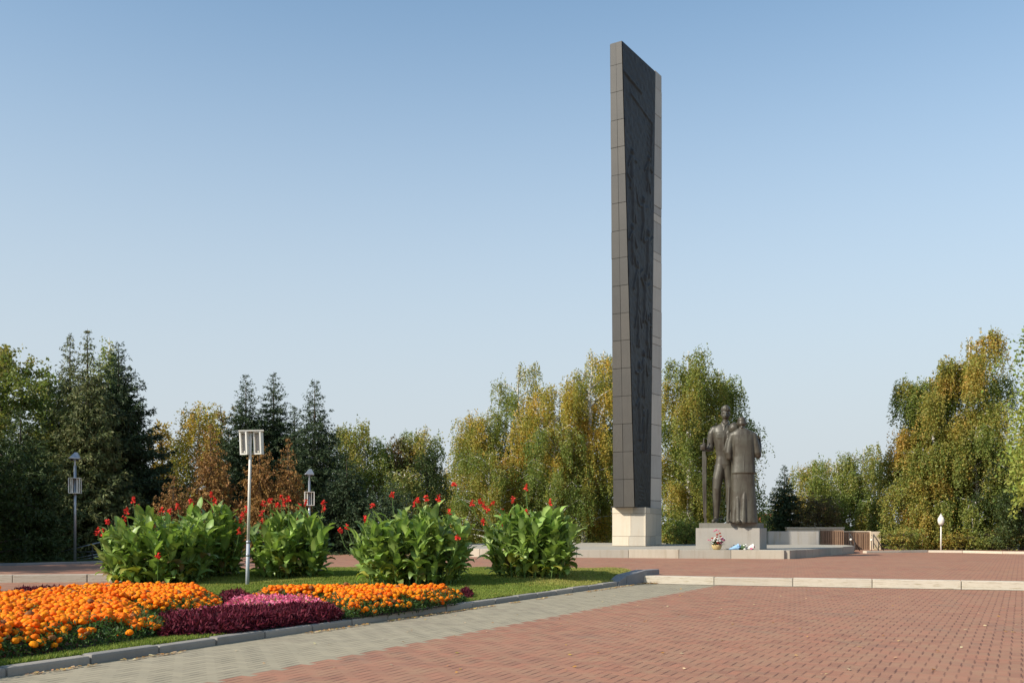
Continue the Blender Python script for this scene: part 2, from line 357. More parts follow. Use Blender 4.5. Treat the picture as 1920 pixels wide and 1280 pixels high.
# low upstand at the left bed edge
# stone end block : sloping cheek + level bar
e = empty('end_block', (K1.x, K1.y, 0), 'grey granite cheek block sloping up at the lawn tip beside the cream step', 'stone block')
a = Vector((0, 0)); b = Vector(gp(1187, 1094)) - K1; c_ = Vector(gp(1213, 1093)) - K1; d_ = Vector((4.33, 29.2)) - K1
nn = Vector((-.89, .5)).normalized()
bm = NB(); 
prism(bm, [a, b*.55, b*.55+nn*.34, a+nn*.3], -.02, 0, [.11, .24, .26, .12]); bev(bm, .02); obj('sloping_slab', bm, M['kerb_dark'], e)
bm = NB(); prism(bm, [b*.57, c_, c_+nn*.34, b*.57+nn*.34], -.02, 0, [.25, .385, .39, .27]); bev(bm, .02); obj('cheek_stone', bm, M['kerb_dark'], e)
bm = NB(); c2 = c_+(d_-c_)*.03+nn*.04; prism(bm, [c2, d_, d_+nn*.26, c2+nn*.26], .05, .375); bev(bm, .03); obj('kerb_bar', bm, M['kerb_dark'], e)

# ------------------------------------------------------------------ memorial platform
PZ = .6
pf = [gp(860, 1043.2, UP), gp(1487, 1047.6, UP), gp(1609, 1036.0, UP)]
pl = [pf[0], pf[1], (pf[2][0], pf[2][1]), (pf[2][0]+.4, pf[2][1]+3.2), (13, 64), (1, 66), (-7.0, 57), (pf[0][0]-6.5, pf[0][1]+5.5)]
plat = empty('memorial_platform', (pf[1][0], pf[1][1], 0), 'low pale stone platform carrying the stele and the bronze statue group', 'platform')
org = Vector((pf[1][0], pf[1][1]))
loc = [Vector(p)-org for p in pl]
bm = NB(); cen = sum(loc, Vector((0, 0)))/len(loc)
prism(bm, [p+(cen-p).normalized()*.2 for p in loc], 0, PZ-.01); obj('platform_core', bm, M['platform'], plat)
o = stones('edge_stones', [loc[7], loc[0], loc[1], loc[2], loc[3]], .9, 0, PZ, 2.35, M['platform'], seed=5, jit=.01); o.parent = plat
# ------------------------------------------------------------------ stele
sA0, sB0, sC0, sD = (5.41,53.13), (6.46,52.47), (7.76,55.97), (8.59,57.2)
sA1, sB1, sC1 = (5.25,53.23), (5.83,52.87), (8.11,56.45)
sE = (6.2,58.3)
ZB = GZ(950.5, 53.0); ZT = GZ(79.5, 53.0)
P1, P2, P3, P4 = (5.42,53.83), (7.09,52.8), (8.60,57.25), (6.3,58.2)
so = Vector((6.8, 55.3)); 
stele = empty('memorial_stele', (so.x, so.y, PZ), 'towering dark stele with a carved flank and light stone back on a cream base', 'stele')
def L3(p, z): return Vector((p[0]-so.x, p[1]-so.y, z-PZ))
bm = NB()
def panelrow(bm, a, b, z0, z1, th, gap=.012, off=0.0):
    """flat slab between plan points a,b from z0..z1, outward = right of a->b rotated"""
    a = Vector(a); b = Vector(b); d = (b-a).normalized(); nrm = Vector((d.y, -d.x))
    a2 = a+d*gap/2; b2 = b-d*gap/2
    b3 = bmesh.new(); prism(b3, [a2-so+nrm*off, b2-so+nrm*off, b2-so-nrm*th, a2-so-nrm*th], z0+gap/2-PZ, z1-gap/2-PZ); bev(b3, .008, 1)
    me = bpy.data.meshes.new('t'); b3.to_mesh(me); b3.free(); bm.from_mesh(me); bpy.data.meshes.remove(me)
r = random.Random(2)
# pedestal clad in cream slabs
zs = [PZ, PZ+.52, ZB-.32, ZB]
for (a, b) in ((P1, P2), (P2, P3), (P4, P1)):
    a_, b_ = Vector(a), Vector(b)
    for k in range(3):
        cuts = [0, .5+.06*k, 1] if (b_-a_).length < 3 else [0, .12*(k % 2)+.25, .62, 1]
        for q in range(len(cuts)-1):
            panelrow(bm, a_+(b_-a_)*cuts[q], a_+(b_-a_)*cuts[q+1], zs[k], zs[k+1]-(.004 if k < 2 else 0), .1, .008, r.uniform(-.004, .004))
ped = obj('base', bm, M['plinth_cream'], stele)
bm = NB(); q = [Vector(p)-so for p in (P1, P2, P3, P4)]; cq = sum(q, Vector((0, 0)))/4
prism(bm, [p+(cq-p).normalized()*.06 for p in q], 0.01, ZB-PZ-.01); obj('base_core', bm, M['plinth_cream'], ped)
# core body
bm = NB(); NZ = 18
def lerp2(a, b, t): return (a[0]+(b[0]-a[0])*t, a[1]+(b[1]-a[1])*t)
sq0 = [sA0, sB0, sC0, sD, sE]; sq1 = [sA1, sB1, sC1, sD, sE]
rings = []
for i in range(NZ+1):
    t = i/NZ; z = ZB+(ZT-.06-ZB)*t; pts = [Vector(lerp2(sq0[k], sq1[k], t)) for k in range(5)]; cc = sum(pts, Vector((0, 0)))/5
    rings.append([bm.verts.new(L3(p+(cc-p).normalized()*.05, z)) for p in pts])
for i in range(NZ):
    for k in range(5): bm.faces.new([rings[i][k], rings[i][(k+1) % 5], rings[i+1][(k+1) % 5], rings[i+1][k]])
bm.faces.new(rings[0][::-1]); bm.faces.new(rings[-1]); obj('core', bm, M['joint'], stele)
# slabs on curved/twisting faces
def slabs(bm, P0a, P0b, P1a, P1b, us, vs_, th, gap, proud, seed, jit=.012):
    r = random.Random(seed)
    for vi in range(len(vs_)-1):
        for ui in range(len(us)-1):
            t0, t1 = vs_[vi], vs_[vi+1]; H = ZT-ZB
            def pt(u, t):
                a = Vector(lerp2(P0a, P1a, t)); b = Vector(lerp2(P0b, P1b, t)); return a+(b-a)*u, (b-a)
            gu = gap/2/max(.3, (Vector(P0b)-Vector(P0a)).length); gt = gap/2/H
            j = r.uniform(-jit, jit)
            cs = []
            for (u, t) in ((us[ui]+gu, t0+gt), (us[ui+1]-gu, t0+gt), (us[ui+1]-gu, t1-gt), (us[ui]+gu, t1-gt)):
                p, d = pt(u, t); nr = Vector((d.y, -d.x)).normalized(); cs.append((p, nr, ZB+H*t))
            f = [L3(p+nr*(proud+j), z) for p, nr, z in cs]; bk = [L3(p+nr*(proud-th), z) for p, nr, z in cs]
            v = [bm.verts.new(x) for x in f+bk]
            for q in [(0,1,2,3),(7,6,5,4),(0,4,5,1),(1,5,6,2),(2,6,7,3),(3,7,4,0)]: bm.faces.new([v[i] for i in q])
vs_ = [0]+[(950.5-y)/(950.5-79.5) for y in (898.5, 847, 795, 743, 691, 639, 588, 536, 484, 433, 381, 328, 276, 225, 172, 121)]+[1]
bm = NB(); slabs(bm, sA0, sB0, sA1, sB1, [0, .5, 1], vs_, .12, .022, .012, 3); obj('front_cladding', bm, M['cladding'], stele)
bm = NB(); slabs(bm, sE, sA0, sE, sA1, [0, .5, 1], vs_, .12, .03, .0, 5); obj('rear_cladding', bm, M['cladding'], stele)
hs_ = [0]; rr = random.Random(9)
while hs_[-1] < .97: hs_.append(min(1, hs_[-1]+rr.choice([.062, .07, .052, .018])))
hs_[-1] = 1
bm = NB(); slabs(bm, sC0, sD, sC1, sD, [0, 1], hs_, .12, .03, .012, 4); obj('light_stone_edge', bm, M['core'], stele)
bm = NB(); slabs(bm, sD, sE, sD, sE, [0, .5, 1], hs_, .12, .03, .0, 6); obj('stone_back', bm, M['core'], stele)
# carved relief face as a height field
NU, NV = 90, 560
uu, vv = np.meshgrid(np.linspace(0, 1, NU), np.linspace(0, 1, NV)); h = np.zeros_like(uu)
rg = rng(12)
h += .05*(vnoise(uu*3.5, vv*26, .9, 3)-.5)
W = 4.0; H = ZT-ZB; X = uu*W; Y = vv*H
def stroke(pts, wd, hh):
    global h
    for (x1, y1), (x2, y2) in zip(pts, pts[1:]):
        L = (x2-x1)**2+(y2-y1)**2+1e-9; t = np.clip(((X-x1)*(x2-x1)+(Y-y1)*(y2-y1))/L, 0, 1)
        d = np.hypot(X-x1-t*(x2-x1), Y-y1-t*(y2-y1)); h = np.maximum(h, hh*np.clip(1.6*(1-d/wd), 0, 1)) if hh > 0 else h+hh*np.clip(1.8*(1-d/wd), 0, 1)
# tilted band seams of the picture fields
for yb in (H-4.0, H-9.6, H-14.5, H-19.3, 1.75): stroke([(0, yb+.55), (W, yb-.5)], .1, -.10)
stroke([(0.1, H-1.6), (2.2, H-1.9)], .12, .12); stroke([(.9, H-2.5), (3.6, H-3.1), (3.4, H-5.8)], .10, .1)
for k in range(9): stroke([(.8+.3*k, H-3.0), (.8+.3*k, H-4.2-.1*k)], .05, -.04)
for k in range(5): stroke([(3.0, H-3.4-.35*k), (3.5, H-3.5-.35*k)], .05, .05)
# human-like figures
y = H-6.0
while y > 2.8:
    for cx in (rg.uniform(.7, 1.5), rg.uniform(2.2, 3.2)):
        s = rg.uniform(.75, 1.15); yy = y+rg.uniform(-.6, .6)
        stroke([(cx, yy+.9*s), (cx+.02, yy+.95*s)], .26*s, .16)
        stroke([(cx, yy+.5*s), (cx+rg.uniform(-.2,.2), yy-.6*s)], .34*s, .13)
        stroke([(cx-.25*s, yy+.5*s), (cx-.7*s, yy+rg.uniform(-.5,.9)*s)], .11*s, .11)
        stroke([(cx+.25*s, yy+.5*s), (cx+.7*s, yy+rg.uniform(-.5,1.0)*s)], .11*s, .11)
        stroke([(cx, yy-.5*s), (cx+rg.uniform(-.4,0), yy-1.5*s)], .16*s, .12); stroke([(cx, yy-.5*s), (cx+rg.uniform(0,.5), yy-1.5*s)], .16*s, .12)
        if rg.random() < .6: stroke([(cx+.5, yy-1.6*s), (cx+rg.uniform(.3,.9), yy+1.3*s)], .06, .1)
    y -= 2.3
for k in range(5): stroke([(1.0, 1.2-.2*k), (2.2, 1.16-.2*k)], .035, -.04)
e_ = np.minimum(np.minimum(uu, 1-uu)*W, np.minimum(vv, 1-vv)*H); h = h*.6+.035*(vnoise(uu*9, vv*60, .5, 21)-.5); h *= np.clip(e_/.12, 0, 1)
b0 = np.array(sB0); c0 = np.array(sC0); b1 = np.array(sB1); c1 = np.array(sC1)
ea = b0+(b1-b0)*vv[..., None]; eb = c0+(c1-c0)*vv[..., None]; d = eb-ea; nr = np.stack([d[..., 1], -d[..., 0]], -1); nr /= np.linalg.norm(nr, axis=-1, keepdims=True)
P = ea+d*uu[..., None]+nr*(h+.03)[..., None]; Z = ZB+H*vv
V = np.stack([P[..., 0]-so.x, P[..., 1]-so.y, Z-PZ], -1).reshape(-1, 3)
ii = np.arange(NU*NV).reshape(NV, NU); Fc = np.stack([ii[:-1, :-1], ii[:-1, 1:], ii[1:, 1:], ii[1:, :-1]], -1).reshape(-1, 4)
npmesh('relief_panel', V, Fc, mat=M['relief'], parent=stele, smooth=True)
bm = NB(); ptop = [Vector(p) for p in (sA1, sB1, sC1)]; 
prism(bm, [Vector(p)-so for p in (sA1, sB1, sC1, lerp2(sE, sA1, .35))], ZT-PZ-.07, ZT-PZ+.02); obj('top_slab', bm, M['cladding'], stele)
bm = NB(); prism(bm, [Vector(p)-so for p in (lerp2(sC1, sD, .04), sD, sE, lerp2(sE, sA1, .33))], ZT-PZ-.07, ZT-PZ+.10); obj('cap_slab', bm, M['core'], stele)

# ------------------------------------------------------------------ statue pedestal
D0 = 44.6; xl, xr = GX(1309, D0+.35), GX(1424.5, D0); fd = Vector((xr-xl, -.35)).normalized(); sdv = Vector((.36, .93)).normalized()
pc = Vector((xr, D0)); w_ = 2.82
pedo = empty('statue_pedestal', (xr, D0, PZ), 'grey stone block pedestal under the bronze statue group with a darker top slab', 'pedestal')
bm = NB(); pp = [-fd*w_, Vector((0, 0)), sdv*2.6, sdv*2.6-fd*w_]
hb = GZ(989.5, D0)-PZ
prism(bm, pp, 0, hb); bev(bm, .012); obj('block', bm, M['pedestal'], pedo)
bm = NB(); cq = sum(pp, Vector((0, 0)))/4; ht = GZ(980, D0+.2)-PZ
prism(bm, [p+(cq-p)*.09 for p in pp], hb-.01, ht); bev(bm, .015); obj('top_slab', bm, M['pedestal_cap'], pedo)

# ------------------------------------------------------------------ bronze statue group
SD = 45.55; SX = GX(1360, SD); SZ = PZ+ht
stat = empty('bronze_statue', (SX, SD, SZ), 'bronze group of a soldier with a rifle embraced by two parents, on the grey pedestal', 'statue', rz=-math.atan2(SX, SD))
SC = SD/F/4.0*1.015   # metres per zoomed pixel (x4)
def q_(x, y, d=0): return Vector(((x-400)*SC, d, (962-y)*SC))
def ell(bm, c, rx, ry, rz, rot=(0,0,0)):
    from mathutils import Euler
    Mx = Matrix.Translation(c) @ Euler(rot).to_matrix().to_4x4() @ Matrix.Diagonal((rx, ry, rz, 1))
    bmesh.ops.create_uvsphere(bm, u_segments=20, v_segments=12, radius=1, matrix=Mx)
def limb(bm, pts, rad):
    for i, (p, r_) in enumerate(zip(pts, rad)): ell(bm, p, r_, r_, r_)
    for a, b, ra, rb in zip(pts, pts[1:], rad, rad[1:]): tube(bm, [a, b], [ra, rb], 16)
def loft(bm, secs, seg=28):
    """secs: (cx, cy, z, rx, ry, fold_amp, fold_n)"""
    rings = []
    for s in secs:
        cx, cy, z, rx, ry = s[:5]; fa = s[5] if len(s) > 5 else 0; fn = s[6] if len(s) > 6 else 9
        ring = []
        for k in range(seg*2):
            a = 2*PI*k/(seg*2); c, n_ = math.cos(a), math.sin(a); ex = .8
            g = 1+fa*math.sin(fn*a+cx)
            ring.append(bm.verts.new((cx+rx*g*math.copysign(abs(c)**ex, c), cy+ry*g*math.copysign(abs(n_)**ex, n_), z)))
        rings.append(ring)
    n_ = seg*2
    for i in range(len(rings)-1):
        for k in range(n_): bm.faces.new([rings[i][k], rings[i][(k+1) % n_], rings[i+1][(k+1) % n_], rings[i+1][k]])
    bm.faces.new(rings[0][::-1]); bm.faces.new(rings[-1])
def fuse(name, bm, mat, parent, vox=.028, smooth=4):
    bmesh.ops.recalc_face_normals(bm, faces=bm.faces)
    me = bpy.data.meshes.new(name); bm.to_mesh(me); bm.free()
    o = bpy.data.objects.new(name, me); C.objects.link(o)
    md = o.modifiers.new('r', 'REMESH'); md.mode = 'VOXEL'; md.voxel_size = vox; md.use_smooth_shade = True
    if smooth: s_ = o.modifiers.new('s', 'SMOOTH'); s_.factor = .5; s_.iterations = smooth
    dg = bpy.context.evaluated_depsgraph_get(); me2 = bpy.data.meshes.new_from_object(o.evaluated_get(dg)); o.modifiers.clear(); o.data = me2; bpy.data.meshes.remove(me)
    me2.name = name; me2.materials.clear(); me2.materials.append(mat); o.parent = parent
    return o
zz = lambda y: (962-y)*SC
xx = lambda x: (x-400)*SC
# --- soldier
bm = NB()
loft(bm, [(xx(388),0,zz(560),.30,.22), (xx(386),0,zz(530),.36,.26), (xx(386),0,zz(500),.34,.25), (xx(387),0,zz(470),.32,.235), (xx(386),0,zz(430),.345,.25), (xx(385),-.02,zz(380),.385,.275),
          (xx(385),-.03,zz(330),.42,.30), (xx(384),-.02,zz(290),.45,.30), (xx(384),0,zz(262),.45,.26), (xx(387),0,zz(245),.36,.22), (xx(393),0,zz(232),.22,.18), (xx(397),0,zz(222),.15,.15)])
limb(bm, [q_(397,235,0), q_(401,195,-.02)], [.145, .125])
limb(bm, [q_(365,545,0), q_(345,640,-.08), q_(338,705,-.13), q_(338,770,-.08), q_(336,850,-.03), q_(334,915,0)], [.265, .24, .195, .195, .155, .14])
limb(bm, [q_(410,545,.02), q_(425,640,.05), q_(432,710,.0), q_(432,780,.05), q_(430,900,.06)], [.25, .22, .18, .18, .13])
for (x, y, dx) in ((334, .0, -.12), (428, .02, -.02)):   # boots
    limb(bm, [q_(x, 938, y), Vector((xx(x)+dx*.5, y-.22, .10)), Vector((xx(x)+dx, y-.46, .085))], [.125, .115, .085])
    box(bm, xx(x)+dx*.6-.11, xx(x)+dx*.6+.11, y-.5, y+.12, 0, .05)
# trousers flare seam, arm + sleeve
limb(bm, [q_(318,268,0), q_(300,300,0), q_(295,345,.02), q_(292,392,.02)], [.15, .165, .165, .155])
limb(bm, [q_(292,392,.02), q_(292,402,-.02)], [.165, .16]); limb(bm, [q_(296,415,-.02), q_(275,420,-.2), q_(252,412,-.33)], [.12, .11, .08])
limb(bm, [q_(455,268,0), q_(490,330,.2), q_(520,400,.15)], [.16, .15, .13]); limb(bm, [q_(520,400,.15), q_(590,385,.1), q_(632,360,-.05)], [.13, .11, .08])
# pockets, belt, collar, placket
box(bm, xx(345), xx(372), -.33, -.2, zz(340), zz(308)); 
limb(bm, [q_(376,222,-.10), q_(392,246,-.22)], [.045, .04]); limb(bm, [q_(420,222,-.10), q_(398,246,-.22)], [.045, .04])
limb(bm, [q_(394,250,-.27), q_(390,330,-.32), q_(389,430,-.27)], [.022, .022, .022])
# head
hx, hz = 402, 160
ell(bm, q_(hx,150,.02), .20, .23, .26); ell(bm, q_(hx,172,-.04), .168, .18, .19); ell(bm, q_(hx,190,-.09), .085, .085, .075)
limb(bm, [q_(hx,152,-.20), q_(hx,172,-.255)], [.026, .042]); ell(bm, q_(hx,148,-.165), .145, .05, .026)      # nose, brow
ell(bm, q_(hx,182,-.205), .062, .035, .016); ell(bm, q_(hx,186.5,-.20), .05, .035, .016)
for s in (-1, 1):
    ell(bm, q_(hx+s*12,157.5,-.165), .038, .03, .02); ell(bm, q_(hx+s*16,172,-.13), .045, .05, .05); ell(bm, q_(hx+s*32,162,.03), .028, .05, .07)
# hand on the rifle: palm, four curled fingers, thumb
hc = q_(243,405,-.36); ell(bm, hc+Vector((.03,.06,0)), .09, .07, .14)
for k in range(4):
    zc = .10-.066*k; L_ = [.95, 1.05, 1.0, .85][k]
    limb(bm, [hc+Vector((.10,.02,zc)), hc+Vector((.05,-.13*L_,zc+.01)), hc+Vector((-.06,-.14*L_,zc)), hc+Vector((-.125,-.05,zc-.01)), hc+Vector((-.10,.05,zc-.01))], [.036, .036, .034, .031, .027])
limb(bm, [hc+Vector((.09,.03,.10)), hc+Vector((.07,-.08,.17)), hc+Vector((0,-.12,.19))], [.04, .036, .03])
# the other hand resting on the parent's arm
hc2 = q_(640,352,-.1)
for k in range(4): limb(bm, [hc2+Vector((-.03,.05,-.06+.05*k)), hc2+Vector((.06,-.05,-.07+.055*k)), hc2+Vector((.05,-.16,-.08+.055*k))], [.036,.033,.028])
ell(bm, hc2+Vector((-.04,.06,.02)), .08, .06, .12); limb(bm, [hc2+Vector((-.05,.03,.1)), hc2+Vector((0,-.09,.17))], [.035,.028])
sol = fuse('soldier', bm, M['bronze'], stat, .02, 3)
bm = NB()   # garrison cap
prof = [(-.205,-.205,.0),(.205,-.205,0),(.2,.2,0),(-.2,.2,0)]
loft(bm, [(0,.02,-.03,.205,.245),(0,.02,.06,.22,.26),(0.0,.02,.12,.21,.26),(.0,.02,.19,.15,.245),(0,.02,.245,.065,.2)])
for s in (-1, 1): limb(bm, [Vector((0,-.235,.02)), Vector((s*.13,-.17,.10)), Vector((s*.19,.05,.12))], [.02, .022, .02])
ell(bm, Vector((0,-.235,.09)), .035, .02, .035)
cap = fuse('cap', bm, M['bronze'], sol, .018, 2); cap.location = q_(hx,132,.0); cap.rotation_euler = (0, .12, 0)
# --- rifle held muzzle down beside the leg
bm = NB(); rx_ = hc.x; ry_ = hc.y
def slabq(bm, z0, z1, w0, w1, d0, d1, x0, x1):
    vs = []
    for z, w, d, x in ((z0, w0, d0, x0), (z1, w1, d1, x1)):
        vs += [bm.verts.new((x-w/2, ry_-d/2, z)), bm.verts.new((x+w/2, ry_-d/2, z)), bm.verts.new((x+w/2, ry_+d/2, z)), bm.verts.new((x-w/2, ry_+d/2, z))]
    for f in [(0,3,2,1),(4,5,6,7),(0,1,5,4),(1,2,6,5),(2,3,7,6),(3,0,4,7)]: bm.faces.new([vs[i] for i in f])
slabq(bm, zz(925), zz(600), .13, .19, .12, .16, xx(253), xx(249)); slabq(bm, zz(600), zz(435), .19, .15, .16, .13, xx(249), xx(246)); slabq(bm, zz(435), zz(372), .15, .09, .13, .09, xx(246), xx(244))
slabq(bm, 0, zz(925), .13, .11, .14, .12, xx(259), xx(258)); bev(bm, .014, 2)
tube(bm, [Vector((xx(244), ry_, zz(375))), Vector((xx(247), ry_, zz(335)))], [.032, .026], 10)
tube(bm, [Vector((xx(262), ry_-.05, zz(900))), Vector((xx(262), ry_-.05, zz(470)))], [.022, .022], 8)
obj('rifle', bm, M['bronze'], stat)
# --- father figure: long coat and jacket seen from behind
bm = NB(); Y0 = -.52
loft(bm, [(xx(530),Y0+.05,0,.64,.40,.008,5), (xx(530),Y0+.05,zz(900),.60,.37,.015,5), (xx(530),Y0+.04,zz(800),.555,.335,.015,5), (xx(527),Y0+.02,zz(700),.53,.31,.01,5), (xx(527),Y0,zz(610),.50,.29,.01,7), (xx(528),Y0,zz(560),.46,.27)])
loft(bm, [(xx(528),Y0,zz(602),.535,.33), (xx(529),Y0,zz(598),.535,.335), (xx(530),Y0,zz(540),.50,.30), (xx(532),Y0,zz(480),.475,.275), (xx(530),Y0,zz(420),.485,.28),
          (xx(527),Y0,zz(360),.50,.29), (xx(524),Y0,zz(320),.52,.27), (xx(522),Y0,zz(300),.47,.24), (xx(520),Y0,zz(285),.32,.21), (xx(518),Y0,zz(274),.20,.17)])
limb(bm, [q_(452,325,Y0), q_(432,380,Y0), q_(424,450,Y0-.02), q_(428,482,Y0)], [.17, .16, .165, .15])
limb(bm, [q_(426,478,Y0), q_(405,425,Y0+.12), q_(412,380,Y0+.2), q_(420,345,Y0+.22)], [.14, .11, .09, .075])
limb(bm, [q_(600,330,Y0), q_(616,390,Y0), q_(628,450,Y0+.02), q_(632,470,Y0+.05)], [.17, .165, .165, .155]); limb(bm, [q_(633,466,Y0+.05), q_(642,420,Y0+.28), q_(640,370,Y0+.4)], [.14,.12,.1])
# coat folds
limb(bm, [q_(540,720,Y0-.20), q_(534,790,Y0-.23), q_(528,955,Y0-.31)], [.08, .12, .15]); limb(bm, [q_(490,780,Y0-.17), q_(492,950,Y0-.27)], [.12, .15])
limb(bm, [q_(428,700,Y0-.02), q_(418,955,Y0-.08)], [.05, .08])
limb(bm, [q_(529,330,Y0-.262), q_(530,470,Y0-.262), q_(531,596,Y0-.318)], [.02,.02,.02])
# shoes under the hem
for x in (425, 500): limb(bm, [q_(x,950,Y0-.3), q_(x-2,950,Y0-.5)], [.08,.07])
# collar, neck, head
limb(bm, [q_(497,278,Y0-.05), q_(518,268,Y0-.17), q_(540,278,Y0-.05)], [.055, .055, .055])
limb(bm, [q_(518,275,Y0), q_(519,255,Y0+.02)], [.135, .13])
ell(bm, q_(517,232,Y0+.02), .20, .235, .235); ell(bm, q_(517,214,Y0+.0), .185, .21, .17); ell(bm, q_(516,240,Y0-.11), .15, .12, .13)
for s in (-1, 1): ell(bm, q_(517+s*34,238,Y0+.04), .028, .045, .065)
# hand raised on the soldier's chest
hp = q_(421,330,Y0+.2); ell(bm, hp, .075, .045, .11)
for k in range(4): limb(bm, [hp+Vector((-.055+.037*k,0,.06)), hp+Vector((-.065+.042*k,.0,.17+.02*(k%3))), hp+Vector((-.06+.042*k,.03,.26+.03*(1 if k in (1,2) else -.6)))], [.03,.027,.022])
limb(bm, [hp+Vector((.06,0,-.03)), hp+Vector((.11,-.01,.05)), hp+Vector((.12,0,.12))], [.032,.028,.023])
fuse('father', bm, M['bronze'], stat, .02, 3)
# --- mother in a headscarf, between them
bm = NB(); Y1 = -.34
loft(bm, [(xx(500),Y1+.28,0,.45,.30,.04,7), (xx(500),Y1+.26,zz(700),.40,.26,.03,7), (xx(500),Y1+.22,zz(500),.36,.22), (xx(498),Y1+.16,zz(380),.36,.2), (xx(490),Y1+.1,zz(320),.30,.18), (xx(482),Y1+.04,zz(300),.2,.15)])
ell(bm, q_(464,266,Y1), .235, .24, .255, (0,-.25,0)); ell(bm, q_(452,278,Y1-.02), .15, .17, .16); ell(bm, q_(480,292,Y1), .18, .17, .14)
limb(bm, [q_(443,262,Y1-.16), q_(440,272,-.53)], [.025,.03]); limb(bm, [q_(455,238,Y1-.12), q_(480,262,Y1-.2), q_(490,300,Y1-.15)], [.02,.02,.02])
fuse('mother', bm, M['bronze'], stat, .022, 3)

# ------------------------------------------------------------------ offerings on the platform edge
def blobcloud(bm, c, n, spread, r_, seed):
    rr = random.Random(seed)
    for i in range(n):
        p = Vector(c)+Vector((rr.gauss(0,1)*spread[0], rr.gauss(0,1)*spread[1], rr.gauss(0,1)*spread[2]))
        s = r_*rr.uniform(.7, 1.2); bmesh.ops.create_icosphere(bm, subdivisions=2, radius=s, matrix=Matrix.Translation(p) @ Matrix.Diagonal((1, 1, .7, 1)))
def flat(name, c, rough=.6): 
    m = N(name); n1 = m.noise(m.coord(), 20, 3); m.base(m.mix(n1, c, tuple(x*.7 for x in c)), rough, .3); return m.m
M['wicker'] = flat('pale_wicker', (.62,.48,.22)); M['white_petal'] = flat('white_petals', (.75,.73,.66)); M['red_petal'] = flat('dark_red_petals', (.38,.05,.03))
M['pink_petal'] = flat('pink_petals', (.65,.16,.26)); M['green_leaf'] = flat('dark_leaves', (.05,.10,.03)); M['blue_wrap'] = flat('blue_paper', (.30,.50,.75)); M['orange_fl'] = flat('orange_petals', (.8,.25,.01))
BD = 44.2; e = empty('flower_basket', (GX(1344, BD), BD, PZ), 'round basket of red, white and pink flowers leaning by the pedestal front', 'flower basket')
bm = NB(); lathe(bm, [(.13,0),(.19,.06),(.22,.16),(.24,.22),(.21,.22),(.19,.12)], 20); obj('basket', bm, M['wicker'], e, True)
bm = NB(); rr = random.Random(4)
for i in range(70):
    a = rr.uniform(0, 2*PI); el = rr.uniform(-.1, 1.2); L_ = rr.uniform(.2, .45)
    p0 = Vector((math.cos(a)*.1, math.sin(a)*.1, .2)); p1 = p0+Vector((math.cos(a)*math.cos(el), math.sin(a)*math.cos(el), math.sin(el)))*L_; s = Vector((-math.sin(a), math.cos(a), 0))*.035
    vs = [bm.verts.new(x) for x in (p0, (p0+p1)/2+s, p1, (p0+p1)/2-s)]; bm.faces.new(vs)
obj('leaves', bm, M['green_leaf'], e)
for nm, mt, c_, n_, sp_3, rr_, sd_ in (('white_flower','white_petal',(-.02,-.05,.44),24,(.17,.12,.09),.05,1),('red_flower','red_petal',(0,-.1,.55),15,(.06,.08,.13),.05,2),
        ('pink_flower','pink_petal',(.25,-.05,.42),8,(.07,.08,.08),.05,3),('pink_flower','pink_petal',(0,0,.83),4,(.05,.05,.05),.04,5),('pink_flower','pink_petal',(-.3,0,.45),3,(.05,.05,.03),.035,6)):
    rb = random.Random(sd_)
    for i in range(n_):
        bm = NB(); p = Vector(c_)+Vector((rb.gauss(0,1)*sp_3[0], rb.gauss(0,1)*sp_3[1], rb.gauss(0,1)*sp_3[2])); s_f = rr_*rb.uniform(.7,1.2)
        bmesh.ops.create_icosphere(bm, subdivisions=2, radius=s_f, matrix=Matrix.Diagonal((1,1,.7,1)))
        for v_ in bm.verts: v_.co *= 1+.12*math.sin(5*math.atan2(v_.co.y, v_.co.x))
        fo = obj(nm, bm, M[mt], e); fo.location = p
def bouquet(px, label, wrap, petals, seed, L_=.5):
    e = empty('bouquet', (GX(px, BD), BD, PZ), label, 'bouquet', 'bouquets laid at the foot of the pedestal')
    rr = random.Random(seed); bm = NB()
    rings = []
    for i in range(6):
        t = i/5; r_ = .03+.15*t; ring = [bm.verts.new((-.25+L_*t, r_*math.cos(a)*.9, r_*.75+r_*.75*math.sin(a)*(1+.15*rr.uniform(-1,1)))) for a in [2*PI*k/14 for k in range(14)]]; rings.append(ring)
    for i in range(5):
        for k in range(14): bm.faces.new([rings[i][k], rings[i][(k+1)%14], rings[i+1][(k+1)%14], rings[i+1][k]])
    bm.faces.new(rings[0][::-1]); obj('wrapper', bm, wrap, e)
    bm = NB(); blobcloud(bm, (L_-.27, 0, .14), 14, (.05,.08,.06), .05, seed); obj('flowers', bm, petals, e)
bouquet(1377, 'bouquet in bright blue paper lying left of the paler ones', M['blue_wrap'], M['blue_wrap'], 1, .42)
bouquet(1391, 'small bouquet of white flowers lying in the middle of the row', M['green_leaf'], M['white_petal'], 2, .36)
bouquet(1405, 'bouquet of pink and dark red flowers lying nearest the pedestal corner', M['white_petal'], M['pink_petal'], 3, .42)

